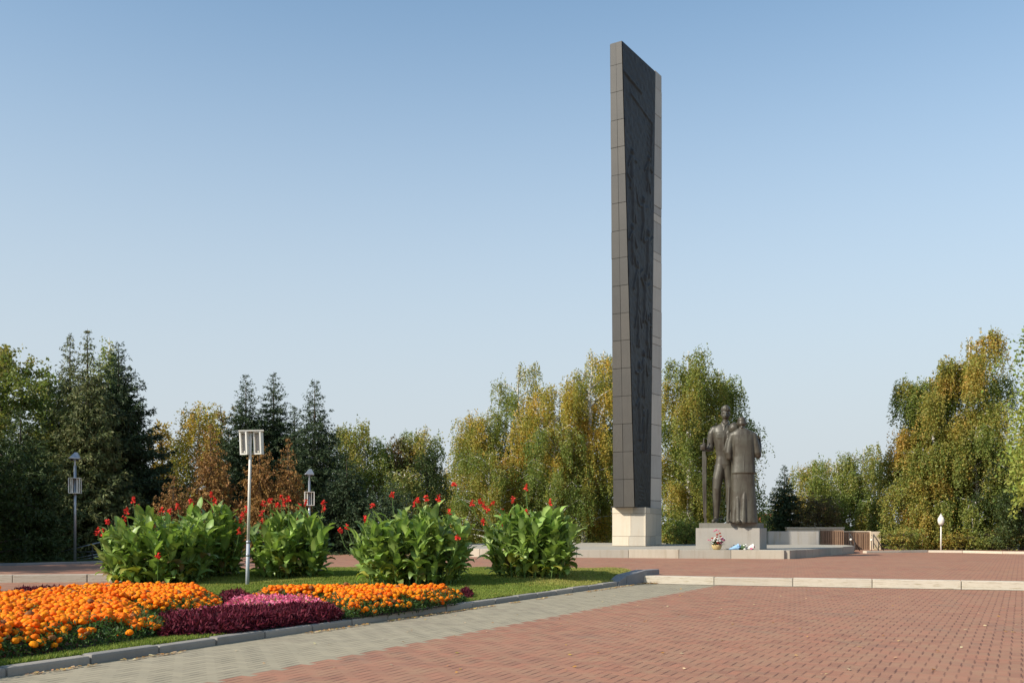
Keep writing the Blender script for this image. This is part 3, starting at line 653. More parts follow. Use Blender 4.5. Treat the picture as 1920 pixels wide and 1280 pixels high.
# ------------------------------------------------------------------ walls and stair behind the platform
def wallobj(name, label, cat, px0, px1, ytop, D, ybot_z, th, mat, tilt=0.0, ribs=0, cap=None):
    x0, x1 = GX(px0, D), GX(px1, D+tilt); zt = GZ(ytop, D)
    e = empty(name, (x0, D, ybot_z), label, cat); bm = NB(); dv = Vector((x1-x0, tilt)); nn = Vector((-dv.y, dv.x)).normalized()
    prism(bm, [Vector((0,0)), dv, dv+nn*th, nn*th], 0, zt-ybot_z); bev(bm, .015)
    body = obj('body', bm, mat, e)
    if ribs:
        rr = random.Random(ribs); bm = NB()
        for k in range(ribs):
            t = (k+rr.uniform(.3,.7))/ribs; p = dv*t; ww = dv.normalized()*rr.uniform(.03,.08)
            prism(bm, [p-nn*.07, p+ww-nn*.07, p+ww+nn*.002, p+nn*.002], .02, zt-ybot_z-.05)
        obj('ribs', bm, M['rust'], e)
    if cap:
        bm = NB(); prism(bm, [-nn*.05-dv.normalized()*.03, dv-nn*.05+dv.normalized()*.03, dv+nn*(th+.05)+dv.normalized()*.03, nn*(th+.05)-dv.normalized()*.03], zt-ybot_z+.001, zt-ybot_z+cap); bev(bm, .012); obj('coping', bm, M['wall_cream'], e)
    return e
wallobj('stone_wall', 'low grey weathered wall with blotchy tone and yellowish stains just right of the statue pedestal', 'wall', 1441, 1535.5, 995.5, 58.5, .2, .35, M['wall_grey'])
wallobj('parapet_wall', 'long cream parapet with pale coping behind the stained grey wall', 'wall', 1476, 1583, 990.6, 62, .1, .4, M['wall_cream'], cap=.09)
wallobj('ribbed_wall', 'brown ribbed wall panel in front of the cream parapet', 'wall', 1540, 1582, 993.5, 60.5, .1, .3, M['rust'], ribs=12)
wallobj('ribbed_wall', 'lighter brown ribbed wall with cream coping beside the stair railings', 'wall', 1583.5, 1632, 997, 61.5, -.3, .3, M['rust'], ribs=14, cap=.07)
wallobj('wall_pier', 'cream stone pier closing the ribbed wall at its right end', 'pier', 1632.5, 1652, 996, 61.3, .0, .5, M['wall_cream'])
def railing(label, p0, p1, drop, D, posts=3, name='stair_railing'):
    x0, x1 = GX(p0[0], D), GX(p1[0], D); z0, z1 = GZ(p0[1], D), GZ(p1[1], D)
    e = empty(name, (x0, D, .2), label, 'railing', 'metal railings by the stairs'); bm = NB()
    a = Vector((0,0,z0-.2)); b = Vector((x1-x0,0,z1-.2)); tube(bm, [a, b], .03, 8); obj('handrail', bm, M['dark_metal'], e, True)
    bm = NB(); dd = Vector((0,0,-drop)); tube(bm, [a+dd, b+dd], .022, 8); obj('lower_rail', bm, M['dark_metal'], e, True)
    for k in range(posts):
        t = k/(posts-1); p = a+(b-a)*t; bm = NB(); tube(bm, [p+Vector((0,0,-drop-.35)), p+Vector((0,0,.0))], .028, 8); obj('post', bm, M['dark_metal'], e, True)
railing('dark stair railing sloping down at the left side of the light ribbed wall', (1593, 999), (1612, 1031), .5, 59)
railing('dark stair railing sloping down in front of the cream pier', (1638, 1001), (1657, 1031), .5, 59)
def ball_on(px, py, D, label):
    e = empty('globe_light', (GX(px, D), D, .2), label, 'garden light', 'small white globe lights by the stairs'); z = GZ(py, D)-.2
    bm = NB(); bmesh.ops.create_icosphere(bm, subdivisions=3, radius=.07, matrix=Matrix.Translation((0,0,z))); obj('globe', bm, M['globe'], e, True)
    bm = NB(); tube(bm, [(0,0,0),(0,0,z-.05)], .02, 8); obj('post', bm, M['dark_metal'], e, True)
ball_on(1595.5, 1011, 58.6, 'tiny white globe light by the left stair railing')
ball_on(1634, 1012, 58.6, 'tiny white globe light by the right stair railing')
# left ramp railing
e = empty('ramp_railing', (GX(100, 44), 44, .2), 'thin grey double railing rising to the right behind the left lamp post', 'railing'); bm = NB()
def rp(px, py, D=44): return Vector((GX(px, D)-GX(100, 44), D-44, GZ(py, D)-.2))
for a, b, rr_ in (((100,1037),(205,1012),.025), ((112,1051),(205,1034),.02), ((128,1054),(205,1038),.02), ((140,1034),(240,1033),.018)):
    bm = NB(); tube(bm, [rp(*a), rp(*b)], rr_, 8); obj('rail', bm, M['zinc'], e, True)
for px, t, b_ in ((108,1036,1056), (173,1020,1055)):
    bm = NB(); tube(bm, [rp(px,b_), rp(px,t)], .035, 8); obj('post', bm, M['dark_metal'], e, True)
# kerb with grass on the far right edge of the upper plaza
FR = [gp(1625, 1036.5, UP), gp(1760, 1034.8, UP), gp(1925, 1038.5, UP), (45, 50.5)]
tag(stones('far_kerb', FR, .3, .1, UP+.12, 2.2, M['plinth_cream'], seed=6), kind='structure')
FL = [(-50, 34.6), gp(-20, 1061, UP), gp(100, 1058, UP), gp(205, 1055.5, UP), gp(330, 1050, UP)]
tag(stones('far_kerb', FL, .3, .1, UP+.08, 2.2, M['kerb_dark'], seed=7), kind='structure')

# ------------------------------------------------------------------ lamps
def boxlamp():
    D = 25.3; x = GX(463.5, D); zb = .12; s = D/F
    e = empty('box_lamp', (x, D, zb), 'white lamp post with two open box lights under a bar, standing in the flower bed', 'lamp post')
    H_ = GZ(808, D)-zb; lean = 6.5*s
    bm = NB(); tube(bm, [(0,0,-.1), (lean*.28,0,H_*.28)], [.047,.045], 14); obj('pole_base', bm, M['pole_base_grey'], e, True)
    bm = NB(); tube(bm, [(lean*.28,0,H_*.275), (lean*.285,0,H_*.29)], [.055,.055], 14); obj('collar', bm, M['zinc'], e, True); bm = NB(); tube(bm, [(lean*.19,0,H_*.19),(lean*.2,0,H_*.205)], [.052,.052], 14); obj('collar', bm, M['zinc'], e, True)
    bm = NB(); tube(bm, [(lean*.285,0,H_*.285), (lean,0,H_-.01)], [.037,.034], 14); obj('pole', bm, M['white_metal'], e, True)
    R = Matrix.Translation((lean+1*s,0,H_)) @ Matrix.Rotation(math.radians(12), 4, 'Z') @ Matrix.Rotation(math.radians(-2.2), 4, 'Y')
    bm = NB(); box(bm, -.31, .31, -.13, .13, -.012, .022, R); obj('top_plate', bm, M['white_metal'], e)
    for cx, wz in ((-.165, -25), (.165, -18)):
        R2 = R @ Matrix.Translation((cx, 0, 0)) @ Matrix.Rotation(math.radians(wz), 4, 'Z'); h_ = 44*s
        bm = NB(); w2 = .10; t = .022; dpt = .1
        for x0, x1 in ((-w2, -w2+.035), (w2-.035, w2)): box(bm, x0, x1, -dpt, dpt, -h_, -.02, R2)
        box(bm, -w2+.0352, w2-.0352, -dpt, dpt, -h_, -h_+.035, R2); box(bm, -w2+.0352, w2-.0352, -dpt, dpt, -.05, -.0202, R2); box(bm, -w2+.0352, w2-.0352, dpt-.02, dpt, -h_+.035, -.05, R2)
        b = obj('light_box', bm, M['white_metal'], e)
        bm = NB(); box(bm, -w2+.036, w2-.036, -.02, dpt-.021, -h_+.036, -.051, R2); obj('reflector', bm, M['lamp_inner'], b)
        bm = NB(); bmesh.ops.create_icosphere(bm, subdivisions=2, radius=.022, matrix=R2 @ Matrix.Translation((0,-.04,-h_+.07))); obj('bulb', bm, M['globe'], b, True)
    bm = NB(); box(bm, -.1, .02, -.015, .015, -.58, -.56, R); obj('bracket', bm, M['white_metal'], e); bm = NB(); box(bm, -.08, .0, -.015, .015, -.08, -.05, R); obj('bracket', bm, M['white_metal'], e)
boxlamp()
def cagelamp(px, ybase, ytop, D, label, lean=0):
    zb = GZ(ybase, D); x = GX(px, D); H_ = GZ(ytop, D)-zb
    e = empty('spotlight_lamp', (x, D, zb), label, 'lamp post', 'grey lamp posts with caged shafts and hooded spotlights')
    bm = NB(); tube(bm, [(0,0,-.05),(0,0,H_-.5)], [.055,.05], 14); obj('pole', bm, M['zinc'], e, True)
    bm = NB(); tube(bm, [(0,0,H_-.52),(0,0,H_-.25)], [.036,.034], 12); box(bm, -.05,.05,-.05,.05,H_-.30,H_-.24); obj('neck', bm, M['zinc'], e)
    zc1, zc0 = H_-1.03, H_-1.62
    bm = NB(); box(bm, -.22,.22,-.22,.22,zc0-.02,zc0+.005); box(bm, -.22,.22,-.22,.22,zc1,zc1+.02)
    for sx_ in (-1,1):
        for sy in (-1,1): box(bm, sx_*.205-.016, sx_*.205+.016, sy*.205-.016, sy*.205+.016, zc0+.006, zc1-.001)
    box(bm, -.11,-.07,-.13,.1,zc0+.006,zc1-.001); box(bm, .07,.11,-.13,.1,zc0+.006,zc1-.001); c_ = obj('cage', bm, M['white_metal'], e); c_.rotation_euler = (0,0,.25)
    # hooded spotlight: wedge roof
    bm = NB(); w2 = .21
    P = [(-w2,-.2,0),(w2,-.2,0),(w2,.2,0),(-w2,.2,0),(-w2*.75,-.2,.06),(w2,-.2,.06),(w2,.2,.06),(-w2*.75,.2,.06),(.0,-.06,.27),(.10,-.06,.27),(.10,.1,.27),(.0,.1,.27)]
    v = [bm.verts.new((p[0],p[1],p[2])) for p in P]
    for f in [(3,2,1,0),(0,1,5,4),(1,2,6,5),(2,3,7,6),(3,0,4,7),(4,5,9,8),(5,6,10,9),(6,7,11,10),(7,4,8,11),(8,9,10,11)]: bm.faces.new([v[i] for i in f])
    bev(bm, .008, 1); h_ = obj('hood', bm, M['zinc'], e); h_.location = (-.02,0,H_-.24); h_.rotation_euler = (0,.06,.3)
    bm = NB()
    for sx_ in (-.12,.0,.12): bmesh.ops.create_icosphere(bm, subdivisions=2, radius=.05, matrix=Matrix.Translation((sx_-.02,0,H_-.28)))
    obj('spotlight', bm, M['dark_metal'], e, True)
cagelamp(140.5, 1054, 849, 40.5, 'caged lamp post with dark hood before the shaded trees at the left edge')
cagelamp(580, 1052, 880, 45.5, 'caged lamp post with pale hood rising behind the red cannas near the white box lamp')
D = 59; e = empty('globe_lamp', (GX(1764.5, D), D, .2), 'cream globe lamp with pointed cap on a thin pole in front of the weeping birch', 'lamp post')
Ht = GZ(962, D)-.2; s = D/F
bm = NB(); tube(bm, [(0,0,-.05),(0,0,GZ(985,D)-.2)], [.045,.04], 12); obj('pole', bm, M['white_metal'], e, True)
zc = GZ(974.5, D)-.2; bm = NB(); lathe(bm, [(.05,zc-9.8*s),(.11,zc-9.2*s),(.17,zc-5*s),(.195,zc),(.17,zc+3.5*s),(.11,zc+6.5*s)], 24); obj('globe', bm, M['globe'], e, True)
bm = NB(); lathe(bm, [(.12,zc+6.5*s),(.10,zc+8*s),(.03,zc+10*s),(.012,zc+12.5*s)], 20); obj('cap', bm, M['white_metal'], e, True)
bm = NB(); lathe(bm, [(.05,zc-11.5*s),(.10,zc-10.3*s),(.09,zc-9.6*s)], 20); obj('socket', bm, M['dark_metal'], e, True)

# ------------------------------------------------------------------ trees
def unit(v): return v/(np.linalg.norm(v, axis=-1, keepdims=True)+1e-9)
def leaves(P, size, wid, col, r, droop=0.0, D_=None):
    """diamond leaf at every point P; col (n,3)"""
    n = len(P); d = r.normal(size=(n, 3)); 
    if D_ is not None: d = d*.6+D_
    d[:, 2] -= droop; d = unit(d); b = unit(np.cross(d, r.normal(size=(n, 3))))
    s = (size*r.uniform(.7, 1.3, n))[:, None]; w = (wid*r.uniform(.7, 1.3, n))[:, None]
    V = np.stack([P, P+d*s*.45+b*w*.5, P+d*s, P+d*s*.45-b*w*.5], 1).reshape(-1, 3)
    Fc = np.arange(4*n).reshape(n, 4); return V, Fc, np.repeat(col, 4, 0)
PAL = {
 'birch_green': [(0.146, 0.2, 0.046), (0.201, 0.245, 0.057), (0.263, 0.267, 0.064), (0.387, 0.297, 0.064)],
 'birch_gold': [(0.171, 0.208, 0.046), (0.294, 0.283, 0.064), (0.51, 0.372, 0.07), (0.649, 0.386, 0.077)],
 'birch_mix': [(0.154, 0.2, 0.046), (0.232, 0.253, 0.057), (0.371, 0.297, 0.064), (0.525, 0.312, 0.07)],
 'near': [(.17,.22,.05), (.24,.29,.06), (.30,.33,.07), (.36,.36,.08)],
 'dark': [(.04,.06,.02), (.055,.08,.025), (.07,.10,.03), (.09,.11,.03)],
 'olive': [(0.123, 0.164, 0.051), (0.185, 0.223, 0.057), (0.248, 0.238, 0.064), (0.34, 0.253, 0.064)],
 'spruce': [(.032,.052,.024), (.046,.070,.031), (.064,.092,.038), (.085,.112,.045)],
 'spruce_olive': [(0.081, 0.101, 0.038), (0.115, 0.135, 0.047), (0.162, 0.169, 0.061), (0.203, 0.189, 0.074)],
 'rust': [(0.213, 0.106, 0.039), (0.28, 0.146, 0.045), (0.336, 0.179, 0.05), (0.146, 0.134, 0.039)],
 'brownbush': [(.16,.10,.045), (.20,.13,.055), (.12,.11,.04), (.17,.14,.05)],
 'gold': [(0.396, 0.264, 0.055), (0.462, 0.297, 0.055), (0.286, 0.22, 0.055), (0.374, 0.176, 0.055)],
}
def pick(pal, t, r):
    """t in 0..1 -> colour along the palette with jitter"""
    A = np.array(PAL[pal]); x = np.clip(t, 0, .999)*(len(A)-1); i = x.astype(int); f = (x-i)[:, None]
    c = A[i]*(1-f)+A[i+1]*f; return c*(1+r.normal(0, .16, (len(c), 1)))*(1+r.normal(0, .06, (len(c), 3)))
def trunkmesh(bm, pts, rad, seg=7): tube(bm, pts, rad, seg)

def treeroot(name, label, cat, px, D, zb, group): return empty(name, (GX(px, D), D, zb), label, cat, group)

def birch(label, px, ytop, hw, D, pal='birch_mix', seed=0, zb=.1, nst=900, droop=1.0, lean=0.0, low=.06, barkm='birch_bark', name='birch_tree', cat='birch tree', group='trees around the memorial plaza',
          lsize=.118, prof=.55, trunks=1, ybot=None, bias=0.0, maxst=2.6):
    r = rng(seed+100); R_ = random.Random(seed)
    H = GZ(ytop, D)-zb; R = hw*1.10/F*D
    e = treeroot(name, label, cat, px, D, zb, group)
    def env(t): return R*np.minimum(1.0, .55+2.2*t)*np.power(np.clip(1-t, 0, 1), prof)*1.12
    tb = NB(); starts = []; sdir = []; tcol = []
    for ti in range(trunks):
        ox = 0 if trunks == 1 else (ti-(trunks-1)/2)*R*.62; top = Vector((ox*1.1+lean*R, R_.uniform(-.3,.3), H*(1 if ti == trunks//2 else R_.uniform(.72,.95))))
        b0 = Vector((ox*.5, 0, 0)); pts = []; nseg = 9
        for i in range(nseg+1):
            t = i/nseg; pts.append(b0.lerp(top, t)+Vector((R_.uniform(-1,1), R_.uniform(-1,1), 0))*.12*(1 if 0 < i else 0))
        tr = .014*H+.04; trunkmesh(tb, pts, [tr*(1-t/nseg)**.8+.015 for t in range(nseg+1)], 8)
        nl = int(26/trunks)+6
        for i in range(nl):
            t0 = low+(.93-low)*((i+R_.random())/nl); k = min(int(t0*nseg), nseg-1); p = pts[k].lerp(pts[k+1], t0*nseg-k)
            az = i*2.4+R_.uniform(-.5,.5); L_ = float(env(t0*.95))*R_.uniform(.72, 1.08)*(1 if trunks == 1 else .82); up = L_*R_.uniform(.25, .8)*(1 if t0 > .2 else .3)
            up = min(up, H*1.0-p.z)
            q1 = p+Vector((math.cos(az)*L_*.5, math.sin(az)*L_*.5, up*.65)); q2 = p+Vector((math.cos(az)*L_, math.sin(az)*L_, up)); q3 = q2+Vector((math.cos(az)*.25*L_, math.sin(az)*.25*L_, -.15*L_))
            tube(tb, [p, q1, q2, q3], [tr*.4*(1-t0*.6)+.01, tr*.25*(1-t0*.5)+.008, .012, .006], 5, False)
            ctone = R_.random()*.5
            m_ = max(6, int(nst/(nl*trunks)*(.35+1.3*float(env(t0))/R)))
            s = r.uniform(.15, 1.0, m_)**.8; A, B_, C_, E_ = (np.array(v) for v in (p, q1, q2, q3))
            s2 = s[:, None]; pos = np.where(s2 < .4, A+(B_-A)*s2/.4, np.where(s2 < .8, B_+(C_-B_)*(s2-.4)/.4, C_+(E_-C_)*(s2-.8)/.2))
            pos = pos+r.normal(0, .16+.05*L_, (m_, 3)); starts.append(pos); sdir.append(np.tile([math.cos(az), math.sin(az), 0], (m_, 1))); tcol.append(np.full(m_, ctone))
        pos = np.array(top)+r.normal(0, .22, (14, 3))*[1,1,1.2]-[0,0,.35]; starts.append(pos); sdir.append(unit(r.normal(size=(14,3)))*[1,1,0]); tcol.append(np.full(14, .4))
    S = np.concatenate(starts); Dr = np.concatenate(sdir); T = np.concatenate(tcol); n = len(S)
    Ls = r.uniform(.35, 1.0, n)*min(maxst, .2*H+.3)*(.35+.65*droop); Ls = np.minimum(Ls, np.maximum(S[:, 2]-.05, .25))
    k = np.maximum(6, (Ls/.05*(.13/lsize)*.62).astype(int)+6); idx = np.repeat(np.arange(n), k); u = r.random(len(idx))
    dirs = Dr*.35+r.normal(0, .25, (n, 3)); dirs[:, 2] = 0
    dwn = np.array([0, 0, -1.0])*droop+(1-droop)*unit(r.normal(size=(n, 3)))*1.0
    P = S[idx]+dirs[idx]*(u*Ls[idx])[:, None]*.5+dwn[idx]*(u**1.1*Ls[idx])[:, None]+r.normal(0, .05, (len(idx), 3))
    P = P[P[:, 2] > .03]; idx = idx[:len(P)] if len(P) == len(idx) else idx[:len(P)]
    t = T[idx]+.35*r.random(n)[idx]+bias+.45*(vnoise(P[:, 0]*1.0+30, P[:, 2]+40, 1.4, seed+1)-.5)+r.normal(0, .08, len(P))
    col = pick(pal, t, r); V, Fc, cc = leaves(P, lsize, lsize*.72, col, r, .5*droop)
    obj('trunk', tb, M[barkm], e, True); npmesh('crown', V, Fc, cc, M['leaf'], e); return e

def spruce(label, px, ytop, hw, D, pal='spruce', seed=0, zb=.1, dens=1.0, name='spruce_tree', cat='spruce tree', prof=.8, sag=.25, group='conifers around the memorial plaza', low=.03, bl=.165, soft=0.0, loc=None):
    r = rng(seed+500); H = GZ(ytop, D)-zb; R = hw*1.08/F*D
    e = treeroot(name, label, cat, px, D, zb, group)
    tb = NB(); tube(tb, [(0,0,-.1),(0,0,H*.5),(0,0,H*1.0)], [.016*H+.03, .009*H+.015, .006], 8)
    nz = int(H/.25); zs = low*H+(H*.985-low*H)*np.linspace(0, 1, nz)**.95
    B = []
    for z in zs:
        t = z/H; nb = 6+int(5*(1-t)); a0 = r.uniform(0, 6.3); zj = r.uniform(.88, 1.12)
        for k in range(nb):
            L_ = (R*np.clip(1-t, 0, 1)**prof*min(1, .75+t*3)+.05)*r.uniform(.70, 1.18)*zj
            if r.random() < .06: L_ *= .5
            B.append((a0+k*6.283/nb+r.uniform(-.2,.2), z+r.uniform(-.1,.1), L_, t))
    B = np.array(B); az, z0, L_, tt = B.T
    slope = -.10-.45*(1-tt)*sag*2+.5*np.clip(tt-.75, 0, 1)*2
    n1 = np.maximum(4, (L_/.066*dens).astype(int)); i1 = np.repeat(np.arange(len(B)), n1); s = r.random(len(i1))
    ou = np.stack([np.cos(az), np.sin(az), np.zeros_like(az)], 1); sd_ = np.stack([-np.sin(az), np.cos(az), np.zeros_like(az)], 1)
    def along(i, s): 
        zz_ = z0[i]+L_[i]*(slope[i]*s+ -sag*.5*s*(1-s)*2+.18*s**3)
        return np.stack([ou[i, 0]*L_[i]*s, ou[i, 1]*L_[i]*s, zz_], 1)
    base = along(i1, s); side = r.choice([-1., 1.], len(i1)); topf = .22+.78*np.clip((1-tt[i1])*3.2, 0, 1); Lt = (.40*L_[i1]*(1-.75*s)+.17)*topf*r.uniform(.6, 1.15, len(i1))
    td = unit(ou[i1]*.75+sd_[i1]*side[:, None]*.8+np.array([0,0,-.18-soft])*r.uniform(0, 2, (len(i1), 1)))
    n2 = np.maximum(3, (Lt/.052*dens).astype(int)); i2 = np.repeat(np.arange(len(i1)), n2); u = r.random(len(i2))
    P = base[i2]+td[i2]*(Lt[i2]*u)[:, None]; P[:, 2] -= .12*sag*4*(Lt[i2]*u)**1.3*.5+r.random(len(P))*.06; P += r.normal(0, .025, P.shape)
    P[:, 2] = np.maximum(P[:, 2], .02)
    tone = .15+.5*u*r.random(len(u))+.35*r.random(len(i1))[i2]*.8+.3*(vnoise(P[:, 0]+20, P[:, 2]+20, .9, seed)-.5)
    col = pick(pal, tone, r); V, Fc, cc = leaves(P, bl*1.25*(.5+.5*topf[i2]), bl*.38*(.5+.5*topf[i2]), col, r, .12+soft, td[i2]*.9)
    # leader
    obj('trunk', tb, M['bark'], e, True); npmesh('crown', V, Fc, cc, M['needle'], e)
    bmn = None
    return e
def broad(label, px, ytop, hw, D, pal='dark', seed=0, nst=900, name='broadleaf_tree', cat='tree', **k):
    return birch(label, px, ytop, hw, D, pal, seed, nst=nst, droop=k.pop('droop', .25), barkm=k.pop('barkm', 'bark'), name=name, cat=cat, **k)

TREES = True
if TREES:
    # left mass
    broad('large dark olive tree at the far left edge with yellow flecks in its crown', 8, 652, 105, 49, 'olive', 1, nst=1500, prof=.42, lsize=.15)
    broad('dark green tree filling the gap left of the twin-topped spruces', 88, 690, 48, 55, 'olive', 2, nst=800, prof=.5, lsize=.15)
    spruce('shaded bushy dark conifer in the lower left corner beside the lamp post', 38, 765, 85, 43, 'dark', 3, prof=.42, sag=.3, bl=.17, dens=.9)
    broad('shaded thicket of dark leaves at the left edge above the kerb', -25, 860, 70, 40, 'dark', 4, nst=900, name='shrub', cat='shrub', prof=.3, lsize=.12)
    spruce('olive spruce with the left of the two slender tops', 131, 624, 84, 50, 'spruce_olive', 5, prof=.82, sag=.4, soft=.3, dens=.95)
    spruce('tallest olive spruce, the right of the twin slender tops', 164, 616, 104, 48.5, 'spruce_olive', 6, prof=.80, sag=.45, soft=.3, dens=.95)
    birch('green birch showing between the tall spruce tops', 205, 632, 42, 56, 'birch_green', 7, nst=600, prof=.5)
    spruce('broad very dark spruce sloping down right of the twin tops', 222, 642, 128, 51.5, 'spruce', 8, prof=.78, sag=.3, dens=1.2)
    broad('small gold autumn tree peeping out right of the broad dark spruce', 305, 792, 30, 60, 'gold', 9, nst=350, prof=.4, lsize=.14)
    birch('yellow green birch left of the spruce trio', 372, 752, 56, 58, 'birch_gold', 10, nst=800, prof=.42, bias=.05)
    broad('slim yellow tree touching the first spruce of the trio', 413, 762, 22, 60, 'gold', 11, nst=300, prof=.45)
    spruce('rusty brown conifer in front of the yellow green birch', 395, 795, 62, 50, 'rust', 12, prof=.6, sag=.3, soft=.5, name='rusty_conifer', cat='conifer', bl=.13)
    spruce('low rusty orange conifer near the broad dark spruce', 325, 890, 55, 48, 'rust', 13, prof=.5, sag=.3, soft=.5, name='rusty_conifer', cat='conifer', bl=.12)
    spruce('dark green spruce, first of the three pointed tops left of the box lamp', 461, 701, 78, 57, 'spruce', 14, prof=.68, sag=.25)
    spruce('dark green spruce, second pointed top just right of the box lamp', 513, 697, 78, 58, 'spruce', 15, prof=.68, sag=.25)
    spruce('short spruce top in the dip between the taller spruces', 552, 760, 66, 60, 'spruce', 16, prof=.75)
    spruce('airy lone spruce with the rightmost tall pointed top of the group', 590, 710, 76, 56, 'spruce', 17, prof=.66, sag=.1, dens=.85)
    spruce('rust coloured conifer behind the box lamp pole', 487, 825, 58, 50, 'rust', 18, prof=.55, sag=.3, soft=.5, name='rusty_conifer', cat='conifer', bl=.13)
    spruce('narrow rust coloured conifer with a pointed tip right of the box lamp', 540, 820, 50, 50.5, 'rust', 19, prof=.75, sag=.3, soft=.5, name='rusty_conifer', cat='conifer', bl=.13)
    broad('olive leafy tree right of the lone airy spruce', 638, 800, 42, 62, 'olive', 20, nst=500, prof=.4)
    spruce('low dark spruce spreading behind the gap between two cannas', 650, 850, 70, 52, 'spruce', 21, prof=.6, sag=.3)
    birch('bright green weeping birch with a rounded top in the middle of the left treeline', 680, 795, 52, 60, 'birch_green', 22, nst=900, prof=.35, bias=.15)
    broad('brownish olive tree between the bright birch and the wide weeping birch', 745, 820, 44, 62, 'brownbush', 23, nst=600, prof=.35, name='birch_tree', cat='birch tree', droop=.6)
    birch('wide olive birch ending the left treeline beside the sky gap', 783, 806, 50, 63, 'birch_mix', 24, nst=900, prof=.35)
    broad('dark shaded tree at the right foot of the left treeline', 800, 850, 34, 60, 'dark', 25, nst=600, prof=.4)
    spruce('tiny distant spruce in the sky gap left of the central birches', 838, 886, 14, 75, 'spruce', 26, prof=.8)
    spruce('dark low spruce behind the third canna clump', 735, 905, 70, 50, 'spruce', 27, prof=.45, sag=.3)
    # centre birches
    birch('lower left lobe birch at the edge of the central group', 884, 768, 46, 74, 'birch_gold', 30, nst=900, prof=.4, zb=.1)
    birch('tall green birch with twin tips in the central group', 945, 680, 82, 76, 'birch_mix', 31, nst=1700, prof=.42, trunks=2)
    birch('golden birch filling the middle of the central group', 1008, 718, 56, 73, 'birch_gold', 32, nst=1000, prof=.42, bias=.1)
    birch('tall golden weeping birch just left of the stele, white trunk showing', 1085, 656, 66, 71, 'birch_gold', 33, nst=1500, prof=.36, low=.12, trunks=2, bias=.05)
    birch('golden birch with pale trunks tucked against the left side of the stele', 1132, 655, 44, 74, 'birch_gold', 34, nst=1000, prof=.36, low=.12)
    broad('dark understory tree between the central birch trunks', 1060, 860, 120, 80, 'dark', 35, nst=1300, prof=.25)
    birch('tall weeping birch immediately right of the stele', 1290, 658, 60, 64, 'birch_mix', 36, nst=1600, prof=.34, maxst=3.0)
    birch('weeping birch behind the soldier with dark hanging curtains', 1350, 692, 52, 66, 'birch_green', 37, nst=1300, prof=.25, maxst=3.2)
    broad('dark shrubby tree filling below the birches right of the stele', 1300, 880, 60, 68, 'dark', 38, nst=800, prof=.25)
    broad('low bright green bush at the left foot of the statue pedestal', 1285, 985, 32, 60, 'birch_green', 39, nst=420, name='bush', cat='bush', prof=.3, lsize=.1)
    birch('green birch lobe low between the golden birches of the central group', 1040, 800, 60, 70.5, 'birch_green', 51, nst=900, prof=.3)
    birch('low leafy birch in front of the central group beside the fourth canna clump', 920, 850, 60, 71, 'birch_mix', 52, nst=900, prof=.3)
    birch('yellowish birch left of the tiny distant spruce gap', 760, 880, 40, 57, 'olive', 53, nst=500, prof=.3)
    # right side
    spruce('small blue green spruce right of the statue', 1471, 872, 52, 72, 'spruce', 40, prof=.85, sag=.2, low=.03)
    broad('low green shrubs behind the stained wall', 1440, 960, 30, 78, 'olive', 41, nst=300, name='bush', cat='bush', prof=.3)
    broad('brown bare-looking bush behind the cream parapet', 1535, 935, 42, 70, 'brownbush', 42, nst=600, name='bush', cat='bush', prof=.35, lsize=.1)
    birch('pale olive birch behind the brown bush', 1522, 868, 58, 78, 'birch_mix', 43, nst=900, prof=.35)
    birch('weeping birch behind the ribbed walls', 1592, 838, 64, 74, 'birch_green', 44, nst=1500, prof=.36, trunks=2)
    birch('small drooping birch just left of the huge right-hand birch', 1632, 935, 22, 70, 'birch_mix', 45, nst=600, prof=.3)
    birch('huge weeping birch dominating the right edge behind the globe lamp', 1782, 630, 108, 64, 'birch_mix', 46, nst=5600, prof=.36, maxst=2.6, trunks=2)
    birch('low weeping birch curtain at the left skirt of the huge birch', 1732, 840, 36, 62.5, 'birch_mix', 47, nst=1000, prof=.3, bias=.15)
    birch('low olive birch in front of the huge birch, right of the globe lamp', 1830, 800, 60, 62, 'birch_green', 48, nst=1300, prof=.3)
    broad('dark green shaded tree in the lower right corner', 1915, 860, 60, 60, 'dark', 49, nst=1500, prof=.25)
    birch('nearer light yellow green birch reaching in from the right edge', 1985, 590, 90, 33, 'near', 50, nst=560, prof=.5, lsize=.12, low=.32)
    for i, (px, D, yt) in enumerate(((1690, 60.5, 1000), (1800, 60.8, 1005), (1880, 60, 1000))):
        broad(['low leafy shrub at the foot of the birches left of the globe lamp', 'low leafy shrub right of the globe lamp', 'low leafy shrub near the right edge under the dark tree'][i], px, yt, 34, D, 'birch_mix' if i < 2 else 'olive', 60+i, nst=260, name='shrub', cat='shrub', prof=.3, lsize=.1)
    # off to the left, outside the frame: the trees that shade the upper plaza
    spruce('tall spruce standing left of the view and shading the upper plaza', -1086, 98, 270, 26, 'spruce', 70, prof=.6, dens=.5, bl=.3, zb=0)
    spruce('second spruce left of the view beyond the shading one', -700, 250, 240, 33, 'spruce', 71, prof=.6, dens=.5, bl=.3, zb=0)
    broad('tree left of the view in front of the dark thicket', -420, 600, 160, 41, 'olive', 72, nst=900, prof=.4, lsize=.2)
    broad('broad olive tree left of the view nearest the plaza corner', -743, 290, 240, 28.5, 'olive', 73, nst=1100, prof=.4, lsize=.25, zb=0)
    # far wood
    r = rng(77); n = 26000; x = r.uniform(-150, 160, n); y = r.uniform(120, 150, n); h = 1.1+1.7*vnoise(x+200, y, 7, 2); P = np.stack([x, y, r.random(n)**.6*h-.5], 1)
    V, Fc, cc = leaves(P, .8, .6, pick('olive', r.random(n), r), r)
    tag(npmesh('far_wood', V, Fc, cc, M['leaf']), 'low far-off wood closing the view behind the park', 'wood', kind='stuff')

